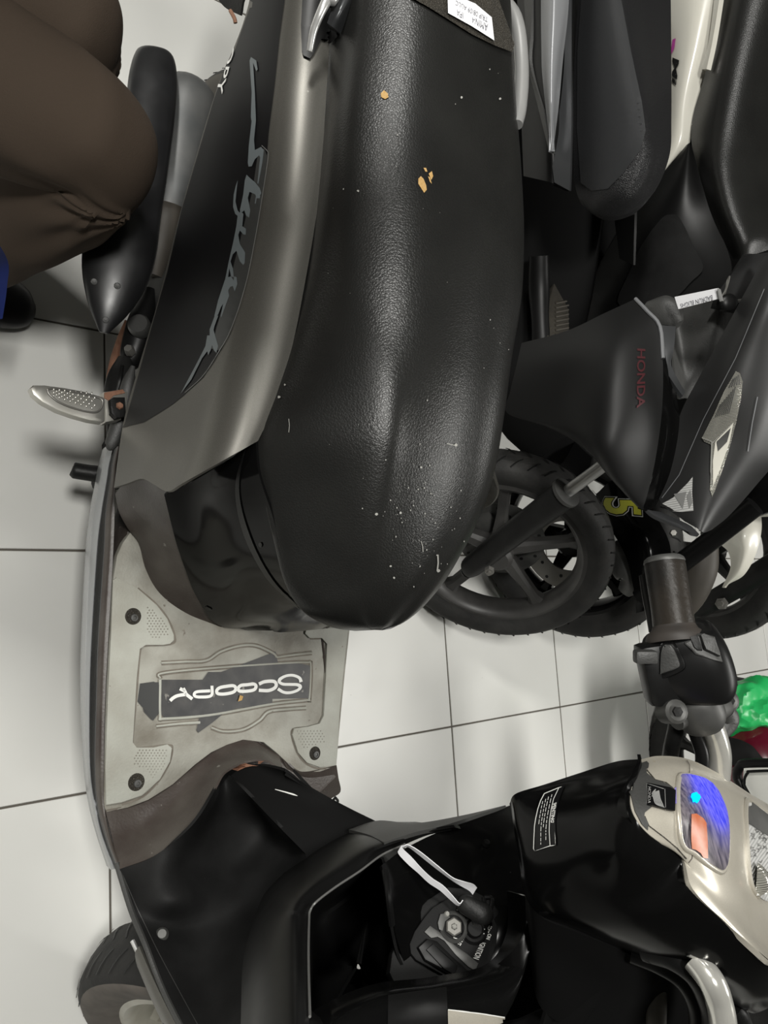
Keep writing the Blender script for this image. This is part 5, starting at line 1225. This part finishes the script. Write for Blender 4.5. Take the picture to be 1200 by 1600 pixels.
polytop('side_stand', [Z(x, y, .02) for x, y in [(700, 640), (712, 640), (735, 690), (722, 690)]], M['rubber'], bA, .02, .002)

# ---- B: white and black scooter, third in the row
bB = thing('scooter', (-.45, 1.55, 0), 'white and black scooter, yellow sticker on its fender, between black scooter and white fender', 'scooter', 'scooters parked in a row')
BCn = steer(25) @ Vector((0, -1, 0)); BC = Vector((-.17, 1.51, .239))
wheel(bB, BC, BCn, .242, .045, .178, 5, 'tyre', 'tyre', 'gloss', 'gloss', .013, (.11, .05, 'steel'), .034, .1, label='front tyre on a shiny black rim')
tB = [
 [(1152, -160, 1.52), (1185, -160, 1.50), (1240, -160, 1.54), (1310, -160, 1.66)],
 [(1140, -70, 1.52), (1172, -70, 1.50), (1230, -70, 1.54), (1300, -70, 1.66)],
 [(1127, 0, 1.52), (1160, 0, 1.50), (1215, 0, 1.54), (1290, 0, 1.66)],
 [(1103, 110, 1.52), (1135, 112, 1.49), (1188, 110, 1.53), (1262, 105, 1.66)],
 [(1081, 190, 1.52), (1118, 200, 1.48), (1172, 200, 1.52), (1248, 190, 1.65)],
 [(1085, 250, 1.51), (1120, 262, 1.47), (1175, 262, 1.52), (1245, 250, 1.64)],
 [(1104, 315, 1.50), (1136, 325, 1.47), (1186, 322, 1.52), (1242, 310, 1.63)],
 [(1127, 370, 1.50), (1155, 372, 1.48), (1192, 366, 1.52), (1238, 355, 1.62)],
 [(1146, 405, 1.51), (1165, 402, 1.50), (1196, 392, 1.54), (1235, 380, 1.60)],
]
patch('seat', YR(tB), M['leather'], bB, 60, 40, .02, label='creased black leather seat')
wp = patch('tail_panel', YR([[(1010, -160, 1.55), (1090, -160, 1.50), (1165, -160, 1.53)], [(1020, -60, 1.55), (1085, -60, 1.50), (1146, -60, 1.53)], [(1025, 60, 1.55), (1075, 60, 1.50), (1117, 60, 1.53)], [(1025, 150, 1.55), (1062, 150, 1.50), (1092, 150, 1.53)], [(1015, 230, 1.55), (1048, 232, 1.51), (1078, 222, 1.53)], [(1000, 310, 1.55), (1015, 300, 1.52), (1035, 275, 1.53)]]), M['whitepaint'], bB, 40, 24, .006, label='white tail panel with black lettering')
twp = bvh_of([wp])
drape('lettering', textpolys('Mi', [(1063, 88), (1058, 134), (1051, 133), (1052, 90)], shear=.2, bold=.03), twp, M['decalblack'], wp, off=.002, L=8)
drape('stripe', poly([(1052, 62), (1057, 60), (1055, 75), (1050, 85), (1049, 82)]), twp, M['magenta'], wp, off=.002)
patch('seat_rail', YR([[(1118, -20, 1.50), (1127, -20, 1.49)], [(1108, 60, 1.50), (1114, 60, 1.49)], [(1096, 108, 1.50), (1104, 108, 1.49)]]), M['whitepaint'], bB, 14, 5, .01)
patch('lower_white_panel', YR([[(930, 325, 1.55), (985, 325, 1.53)], [(915, 375, 1.55), (950, 375, 1.53)], [(902, 428, 1.55), (908, 420, 1.53)]]), M['whitepaint'], bB, 14, 8, .006)
sp_ = patch('side_panel', YR([[(1073, 226, 1.50), (1077, 224, 1.49), (1081, 228, 1.50)], [(1020, 290, 1.50), (1062, 285, 1.47), (1099, 295, 1.50)], [(968, 360, 1.50), (1035, 350, 1.46), (1117, 345, 1.50)], [(925, 430, 1.50), (1012, 425, 1.46), (1142, 412, 1.50)], [(885, 480, 1.50), (980, 490, 1.46), (1128, 470, 1.50)], [(900, 550, 1.52), (990, 550, 1.48), (1105, 530, 1.52)]]), M['satin'], bB, 40, 40, .006, label='satin black side panel')
drape('side_panel_inset', poly([(1050, 336), (1060, 340), (1070, 356), (1086, 390), (1100, 420), (1080, 442), (1056, 466), (1010, 490), (968, 475), (985, 430), (1005, 385), (1035, 344)], 40), bvh_of([sp_]), M['matte'], sp_, off=.006, L=14)
bloft('underbody', [(Vector((-.30, 1.58, .40)), .08), (Vector((-.5, 1.58, .30)), .12), (Vector((-.9, 1.58, .36)), .16), (Vector((-1.4, 1.58, .42)), .14)], M['void'], bB, .6, 20)
wheel(bB, (-1.40, 1.58, .24), (0, -1, 0), .242, .045, .178, 5, 'tyre', 'tyre', 'gloss', 'gloss', .013, None, .034, .1)
fe = patch('front_fender', YR([[(931, 772, 1.44), (962, 750, 1.44), (1000, 780, 1.46)], [(934, 802, 1.43), (970, 790, 1.42), (1020, 800, 1.45)], [(957, 832, 1.42), (1000, 830, 1.41), (1045, 845, 1.45)], [(978, 870, 1.42), (1012, 872, 1.41), (1047, 885, 1.45)], [(990, 920, 1.43), (1010, 922, 1.42), (1036, 925, 1.45)], [(994, 958, 1.44), (1005, 955, 1.44), (1018, 948, 1.46)]]), M['gloss'], bB, 40, 20, .005, label='glossy black fender with a yellow number sticker')
tfe = bvh_of([fe])
def g2(pts): return [(920+x*.2333, 560+y*.2333) for x, y in pts]
def five(g): return [(1001+g, 779-g), (1003+g, 809+g), (944-g, 803+g), (942-g, 777-g)]
drape('number_edge', textpolys('5', five(1.6), bold=.07), tfe, M['white'], fe, off=.001, L=8)
drape('number_outline', textpolys('5', five(.8), bold=.05), tfe, M['decalblack'], fe, off=.0015, L=8)
drape('number_sticker', textpolys('5', five(-1.2), bold=.03), tfe, M['yellow'], fe, off=.002, L=8, label='yellow and black number 5 sticker')
bloft('brake_caliper', [(Y(960, 850, 1.46), .02), (Y(978, 880, 1.46), .035), (Y(990, 905, 1.46), .03), (Y(975, 925, 1.46), .015)], M['dullgrey'], bB, .7)
tube('fork_leg', [Y(1000, 935, 1.44), Y(1045, 895, 1.45), Y(1110, 845, 1.46), Y(1180, 790, 1.47)], .020, M['satin'], bB, 16, 20)
lathe('fork_bolt', [(.0003, .008), (.006, .008), (.008, 0)], Y(1052, 833, 1.44), (0, -.8, .6), M['steel'], bB, 6)
bloft('rusty_shock', [(Y(1052, 975, 1.50), .012), (Y(1075, 935, 1.50), .03), (Y(1092, 890, 1.50), .035), (Y(1098, 850, 1.50), .03)], M['brownfender'], bB, .8)
bloft('front_body', [(Y(1150, 800, 1.55), .03), (Y(1190, 740, 1.58), .09), (Y(1250, 640, 1.60), .12), (Y(1300, 560, 1.62), .10)], M['gloss'], bB, .6)

# ---- C: scooter with a white fender at the right edge
bC = thing('scooter', (-.4, 2.1, 0), 'scooter with white front fender at the right edge, farthest in the row', 'scooter', 'scooters parked in a row')
wheel(bC, (-.145, 2.12, .239), (0, -1, 0), .242, .045, .178, 5, 'tyre', 'tyre', 'blackwheel', None, .013, None, .034, .3, label='front tyre under the white fender')
wheel(bC, (-1.36, 2.14, .239), (0, -1, 0), .242, .045, .178, 5, 'tyre', 'tyre', 'blackwheel', None, .013, None, .034, .3)
patch('front_fender', YR([[(1108, 833, 1.98), (1145, 812, 1.95), (1188, 790, 1.98)], [(1122, 848, 1.98), (1155, 838, 1.94), (1190, 828, 1.98)], [(1138, 863, 1.98), (1160, 862, 1.95), (1181, 866, 1.98)], [(1141, 888, 1.98), (1152, 892, 1.96), (1163, 898, 1.98)], [(1128, 918, 1.99), (1133, 917, 1.98), (1140, 912, 1.99)]]), M['whitepaint'], bC, 34, 20, .006, label='white front fender')
bloft('fork_leg', [(Y(1082, 960, 2.03), .014), (Y(1095, 950, 2.03), .026), (Y(1150, 918, 2.03), .028), (Y(1215, 878, 2.03), .03), (Y(1290, 830, 2.03), .03)], M['rubber'], bC, .8)
lathe('axle_nut', [(.0003, .02), (.008, .02), (.009, .012), (.015, .011), (.017, .003), (.017, 0)], Y(1128, 943, 2.01), (0, -1, .2), M['steel'], bC, 6, angle=20, label='shiny axle nut')
patch('front_cover', YR([[(1162, 778, 1.90), (1185, 745, 1.88), (1215, 700, 1.88), (1260, 640, 1.9)], [(1175, 795, 1.90), (1205, 775, 1.87), (1235, 740, 1.87), (1290, 680, 1.9)], [(1188, 808, 1.92), (1220, 805, 1.9), (1260, 790, 1.9), (1320, 750, 1.92)]]), M['whitepaint'], bC, 20, 20, .006, label='white front cover')
bloft('underbody', [(Vector((-.28, 2.14, .45)), .10), (Vector((-.5, 2.14, .32)), .12), (Vector((-.9, 2.14, .38)), .18), (Vector((-1.4, 2.14, .45)), .14)], M['void'], bC, .6, 20)
bloft('seat', [(Vector((-.62, 2.14, .66)), .03), (Vector((-.7, 2.14, .68)), .11), (Vector((-.95, 2.14, .70)), .13), (Vector((-1.3, 2.14, .74)), .11), (Vector((-1.45, 2.14, .74)), .03)], M['leather2'], bC, .6, 20)

# ---- D: dark red scooter beyond the handlebar
bD = thing('scooter', (.45, 2.1, 0), 'dark red scooter behind the chrome handlebar tube, with a white number plate', 'scooter')
patch('rear_body', YR([[(1080, 1122, 2.0), (1130, 1122, 1.96), (1190, 1124, 1.97), (1270, 1118, 2.05)], [(1085, 1150, 1.97), (1140, 1146, 1.93), (1190, 1160, 1.93), (1270, 1170, 2.0)], [(1090, 1185, 1.95), (1150, 1182, 1.91), (1200, 1200, 1.91), (1280, 1220, 1.98)], [(1095, 1235, 1.95), (1150, 1240, 1.90), (1210, 1250, 1.9), (1290, 1270, 1.98)], [(1100, 1330, 1.97), (1160, 1340, 1.93), (1230, 1350, 1.93), (1300, 1360, 2.0)]]), M['red'], bD, 34, 34, .006, label='dark red body panel')
patch('black_inlay', YR([[(1090, 1166, 1.925), (1130, 1152, 1.90), (1170, 1162, 1.895), (1200, 1195, 1.90)], [(1092, 1185, 1.92), (1135, 1172, 1.89), (1165, 1182, 1.885), (1190, 1210, 1.89)], [(1096, 1205, 1.92), (1130, 1196, 1.89), (1155, 1198, 1.885), (1172, 1206, 1.89)]]), M['matte'], bD, 16, 20, .02, label='black inlay in the red body')
pl = polytop('number_plate', [Y(x, y, 1.70) for x, y in [(1162, 1200), (1290, 1196), (1330, 1260), (1330, 1330), (1200, 1330), (1160, 1226)]], M['plate'], bD, .004, .001, label='white number plate in a black frame')
tpl = bvh_of([pl])
tube('plate_frame', [Y(x, y, 1.705) for x, y in [(1215, 1330), (1160, 1232), (1152, 1212), (1156, 1198), (1168, 1193), (1230, 1192), (1290, 1190)]], .010, M['satin'], bD, 10, 50)
tube('plate_border', [Y(x, y, 1.692) for x, y in [(1224, 1330), (1170, 1240), (1163, 1222), (1168, 1208), (1180, 1205), (1290, 1202)]], .003, M['satin'], bD, 8, 50)
wheel(bD, (.44, 2.12, .239), (0, -1, 0), .242, .045, .178, 5, 'tyre', 'tyre', 'blackwheel', None, .013, None, .034, .3)
wheel(bD, (1.45, 2.12, .239), (0, -1, 0), .242, .045, .178, 5, 'tyre', 'tyre', 'blackwheel', None, .013, None, .034, .3)
bloft('underbody', [(Vector((.40, 2.12, .40)), .05), (Vector((.6, 2.12, .35)), .12), (Vector((1.0, 2.12, .32)), .12), (Vector((1.40, 2.12, .45)), .08)], M['rubber'], bD, .6, 20)
bloft('seat', [(Vector((.36, 2.12, .60)), .03), (Vector((.45, 2.12, .62)), .10), (Vector((.75, 2.12, .60)), .12), (Vector((.95, 2.12, .58)), .03)], M['leather2'], bD, .6, 20)

# ================================================================== small loose things
# green plastic bag lying on the red scooter
random.seed(11)
bm = bmesh.new(); bmesh.ops.create_icosphere(bm, subdivisions=5, radius=1)
bc = Y(1168, 1108, 2.02)
for v in bm.verts:
    d = v.co.normalized()
    k = 1+.25*noise.noise(d*1.3+Vector((3, 1, 0)))+.16*(1-abs(noise.noise(d*2.2)))**2+.06*(1-abs(noise.noise(d*4.5)))**2-.1
    v.co = Vector((d.x*.075*k, d.y*.12*k, d.z*.085*k))+bc
V = [v.co.copy() for v in bm.verts]; F = [tuple(v.index for v in f.verts) for f in bm.faces]; bm.free()
bag = build('plastic_bag', V, F, M['green'], None, angle=30, origin=(bc.x, bc.y, bc.z-.08))
tag(bag, 'crumpled green plastic bag resting on the dark red scooter', 'bag')

# paper key tag hanging from the lock of scooter A
kt = thing('key_tag', tuple(Y(1118, 470, 1.10)), 'white paper key tag with handwriting hanging from the key of the black scooter', 'key tag')
kp = polytop('paper_tag', [Y(x, y, 1.095) for x, y in [(1054, 464), (1122, 450), (1126, 466), (1060, 483)]], M['paper'], kt, .002, 0)
polytop('tag_clip', [Y(x, y, 1.09) for x, y in [(1120, 450), (1124, 451), (1129, 470), (1124, 471)]], M['silver'], kt, .004, .0008)
drape('handwriting', textpolys('BADRUN BLIGHS', [(1114, 469), (1064, 481), (1063, 475), (1113, 461)], bold=-.01), bvh_of([kp]), M['ink'], kp, off=.0007, L=5)
tube('wire_loop', [Y(1126, 466, 1.10), Y(1134, 452, 1.11), Y(1136, 440, 1.12), Y(1140, 432, 1.12), Y(1136, 448, 1.12), Y(1130, 466, 1.12)], .0012, M['steel'], kt, 6, 30)
bloft('key_head', [(Y(1122, 482, 1.11), .006), (Y(1130, 476, 1.11), .012), (Y(1142, 472, 1.12), .013), (Y(1150, 470, 1.135), .006)], M['satin'], kt, .5)
tube('key_blade', [Y(1148, 471, 1.13), Y(1158, 470, 1.165)], .003, M['steel'], kt, 6)

# key in the ignition of the main scooter, with a folded paper strip
ik = thing('ignition_key', tuple(onplane(742, 1425, .03)), 'black ignition key with a folded white paper strip, in the lock of the large scooter', 'key')
kd = bloft('key_head', [(onplane(716, 1407, .030), .004), (onplane(722, 1410, .034), .009), (onplane(740, 1420, .036), .0105), (onplane(758, 1430, .036), .0105), (onplane(767, 1436, .03), .005)], M['rubber'], ik, .5, 18)
tube('key_blade', [onplane(745, 1430, .03), onplane(741, 1450, .008)], .004, M['dullgrey'], ik, 8)
tube('key_ring_loop', [onplane(756, 1402, .034), onplane(768, 1404, .034), onplane(766, 1420, .034), onplane(758, 1420, .034), onplane(756, 1402, .034)], .0025, M['satin'], ik, 8, 24)
cl_ = [(742, 1392, 13, .036), (736, 1386, 12, .038), (722, 1380, 8, .042), (706, 1372, 4, .046), (680, 1352, 5, .05), (655, 1332, 5, .05), (638, 1321, 3, .048), (630, 1323, 5, .046), (624, 1328, 10, .044), (640, 1345, 12, .043), (655, 1360, 9, .042), (672, 1376, 9, .041), (690, 1388, 9, .04), (706, 1404, 7, .04), (717, 1414, 4, .04), (723, 1408, 3, .04)]
g = []
for k, (x, y, w_, o_) in enumerate(cl_):
    a = Vector((.45, .9)) if k < 7 else Vector((-.55, .83))
    a = Vector((-.5, .85)); p = onplane(x-a.x*w_*.5, y-a.y*w_*.5, o_+.003); q2 = onplane(x+a.x*w_*.5, y+a.y*w_*.5, o_-.004)
    g.append([p, p*.5+q2*.5, q2])
g = gridsurf(g, 60, 5)
slab('paper_strip', g, M['paper'], ik, .0008, label='folded white paper strip')
tube('ring_hook', [Z(524, 1246, .36), Z(528, 1252, .352), Z(524, 1256, .348), Z(520, 1252, .35), Z(524, 1246, .36)], .002, M['rubber'], sco, 6, 16)

# ================================================================== person squatting beside the scooter
per = thing('person', (-.62, .12, 0), 'person in dark brown trousers and black shoes crouching beside the exhaust of the large scooter', 'person')
def skinmesh(name, nodes, edges, mat, parent, sub=3, disp=None, label=None):
    me = bpy.data.meshes.new('s'); me.from_pydata([n[0] for n in nodes], edges, []); ob = bpy.data.objects.new('s', me); COL.objects.link(ob)
    md = ob.modifiers.new('skin', 'SKIN'); md.branch_smoothing = .6; md.use_smooth_shade = True
    for i, n in enumerate(nodes):
        sv = me.skin_vertices[0].data[i]; r = n[1]; sv.radius = r if isinstance(r, tuple) else (r, r); sv.use_root = (i == 0)
    s2 = ob.modifiers.new('sub', 'SUBSURF'); s2.levels = sub; s2.render_levels = sub
    dg = bpy.context.evaluated_depsgraph_get(); ev = ob.evaluated_get(dg); m2 = ev.to_mesh()
    V = [ob.matrix_world @ v.co for v in m2.vertices]; N = [v.normal.copy() for v in m2.vertices]; F = [tuple(p.vertices) for p in m2.polygons]
    ev.to_mesh_clear(); bpy.data.objects.remove(ob)
    if disp: V = [v+n*disp(v) for v, n in zip(V, N)]
    return build(name, V, F, mat, parent, label=label)
K1, K2 = Z(188, 240, .50), Z(135, 55, .50)
H1_, H2_ = Vector((-.70, -.06, .46)), Vector((-.86, -.06, .46))
A1 = Z(62, 492, .04)+Vector((0, -.17, .06)); A2 = A1+Vector((-.2, -.04, 0))
PV = Vector((-.78, -.10, .47))
def ridge_(x): return math.exp(-(x*x))
def folds(v):
    a = .004*noise.noise(v*7)+.0025*noise.noise(v*15)
    for k in (K1, K2):
        d = (v-k).length
        if d < .36:
            rel = v-k; w_ = (1-d/.36)**.7
            # creases fan out from the back of the knee across the side of the thigh and shin
            u = math.atan2(rel.z+.02, -(rel.y)+.02)
            for c_, amp in ((-.15, .010), (-.55, .012), (-.95, .012), (-1.35, .010), (.25, .006)):
                a += w_*amp*.9*ridge_((u-c_+.25*noise.noise(v*4))*6)*(1 if d > .07 else d/.07)
    return a
tro = [(PV, (.15, .13)), (H1_, (.105, .105)), (H1_*.5+K1*.5, (.098, .092)), (H1_*.15+K1*.85+Vector((0, 0, .012)), (.084, .08)), (K1, (.075, .075)), (K1*.8+A1*.2+Vector((0, .01, 0)), (.074, .074)), (K1*.45+A1*.55, (.068, .068)), (A1+Vector((0, 0, -.02)), (.060, .060)),
       (H2_, (.105, .105)), (H2_*.5+K2*.5, (.098, .092)), (H2_*.15+K2*.85+Vector((0, 0, .012)), (.084, .08)), (K2, (.075, .075)), (K2*.8+A2*.2, (.074, .074)), (K2*.45+A2*.55, (.068, .068)), (A2+Vector((0, 0, -.02)), (.060, .060)), (PV+Vector((0, -.02, .10)), (.15, .12))]
skinmesh('trousers', tro, [(0, 1), (1, 2), (2, 3), (3, 4), (4, 5), (5, 6), (6, 7), (0, 8), (8, 9), (9, 10), (10, 11), (11, 12), (12, 13), (13, 14), (0, 15)], M['trouser'], per, 5, folds, label='dark brown creased trousers')
# body (one continuous figure under the clothing), shirt, hair, shoes
CH_ = PV+Vector((0, .10, .46)); NK = CH_+Vector((0, .05, .12)); HD = NK+Vector((0, .06, .11))
SL, SRr = CH_+Vector((.17, .01, .03)), CH_+Vector((-.17, .01, .03))
EL, ER = Vector((-.50, -.06, .66)), Vector((-1.06, -.06, .66))
WL_, WR_ = Vector((-.62, -.04, .615)), Vector((-.93, -.04, .615))
nodes = [(PV, .11), (PV*.5+CH_*.5, .10), (CH_, (.13, .10)), (NK, .05), (HD-Vector((0, 0, .03)), (.066, .075)), (HD+Vector((0, 0, .06)), (.070, .085)), (HD+Vector((0, -.005, .11)), (.05, .06)),
         (SL, .05), (EL, .038), (WL_, .027), (SRr, .05), (ER, .038), (WR_, .027),
         (H1_, .07), (K1, .05), (A1, .035), (A1+Vector((.0, .10, -.06)), .03), (H2_, .07), (K2, .05), (A2, .035), (A2+Vector((0, .10, -.06)), .03)]
edges = [(0, 1), (1, 2), (2, 3), (3, 4), (4, 5), (5, 6), (2, 7), (7, 8), (8, 9), (2, 10), (10, 11), (11, 12), (0, 13), (13, 14), (14, 15), (15, 16), (0, 17), (17, 18), (18, 19), (19, 20)]
for base, W_, sx in ((9, WL_, 1), (12, WR_, -1)):
    dirn = Vector((-.8*sx, .25, -.1)).normalized(); side = Vector((.2, 1, 0)).normalized()*sx
    palm = len(nodes); nodes.append((W_+dirn*.05, (.034, .018))); edges.append((base, palm))
    for q, (off, ln) in enumerate(((-.03, .07), (-.01, .08), (.01, .075), (.028, .06))):
        r0 = W_+dirn*.085+side*off
        i0 = len(nodes); nodes += [(r0, .0095), (r0+dirn*ln*.5+Vector((0, 0, -.006)), .0088), (r0+dirn*ln*.85+Vector((0, 0, -.022)), .0075)]
        edges += [(palm, i0), (i0, i0+1), (i0+1, i0+2)]
    th = W_+dirn*.03-side*.035; i0 = len(nodes); nodes += [(th, .011), (th+dirn*.035-side*.018, .0095), (th+dirn*.06-side*.02, .008)]; edges += [(palm, i0), (i0, i0+1), (i0+1, i0+2)]
skinmesh('body', nodes, edges, M['skin'], per, 2)
# face details
bloft('nose', [(HD+Vector((0, .075, .05)), .008), (HD+Vector((0, .095, .02)), .013), (HD+Vector((0, .085, .01)), .008)], M['skin'], per, 1)
for s in (-1, 1):
    lathe('eye', [(.0003, .006), (.008, .004), (.011, 0)], HD+Vector((.03*s, .072, .052)), (0, 1, 0), M['paper'], per, 12)
    bloft('ear', [(HD+Vector((.072*s, 0, .05)), .006), (HD+Vector((.078*s, -.005, .035)), .016), (HD+Vector((.07*s, 0, .01)), .006)], M['skin'], per, .6)
bloft('mouth', [(HD+Vector((-.025, .068, -.015)), .003), (HD+Vector((0, .078, -.015)), .006), (HD+Vector((.025, .068, -.015)), .003)], M['redprint'], per, 1)
skinmesh('hair', [(HD+Vector((0, -.02, .08)), (.080, .088)), (HD+Vector((0, -.03, .12)), (.06, .07)), (HD+Vector((0, -.05, .03)), (.07, .05))], [(0, 1), (0, 2)], M['hair'], per, 3)
skinmesh('shirt', [(PV+Vector((0, 0, .06)), (.16, .13)), (PV*.5+CH_*.5, (.14, .12)), (CH_, (.175, .145)), (NK-Vector((0, .01, .04)), .085), (SL, .078), (SL*.4+EL*.6, .055), (SRr, .078), (SRr*.4+ER*.6, .055)], [(0, 1), (1, 2), (2, 3), (2, 4), (4, 5), (2, 6), (6, 7)], M['shirt'], per, 3)
for a_, off in ((A1, Vector((-.015, .0, 0))), (A2, Vector((0, 0, 0)))):
    c = Vector((a_.x, a_.y, 0))+off
    rings = []
    for s, hw, ht in ((-.075, .018, .05), (-.06, .034, .085), (-.02, .038, .09), (.03, .040, .078), (.09, .046, .058), (.13, .043, .046), (.155, .032, .034), (.168, .012, .02)):
        p = c+Vector((0, s, 0)); n_ = 18
        rings.append([p+Vector((math.cos(2*math.pi*k/n_)*hw, 0, ht/2+.006+math.sin(2*math.pi*k/n_)*ht/2)) for k in range(n_)])
    loft('shoe', rings, M['shoe'], per, nu=40, nv=24, label='black leather shoe')
    plate('shoe_sole', [c+Vector((math.cos(t)*.044, .045+math.sin(t)*.122, .010)) for t in [2*math.pi*k/28 for k in range(28)]], (0, 0, 1), .010, M['rubber'], per, .002)
slab('blue_strap', gridsurf([[Z(-150, 300, .60), Z(-132, 300, .60)], [Z(-60, 340, .48), Z(-42, 340, .48)], [Z(-8, 405, .36), Z(10, 402, .36)], [Z(-8, 450, .31), Z(11, 448, .31)], [Z(-12, 500, .27), Z(4, 498, .27)]], 24, 4), M['blue'], per, .002, label='blue woven strap')

# keep every part within thing > part > sub-part
for o in list(bpy.data.objects):
    ch = [o]
    while ch[-1].parent: ch.append(ch[-1].parent)
    if len(ch) > 3: o.parent = ch[-2]
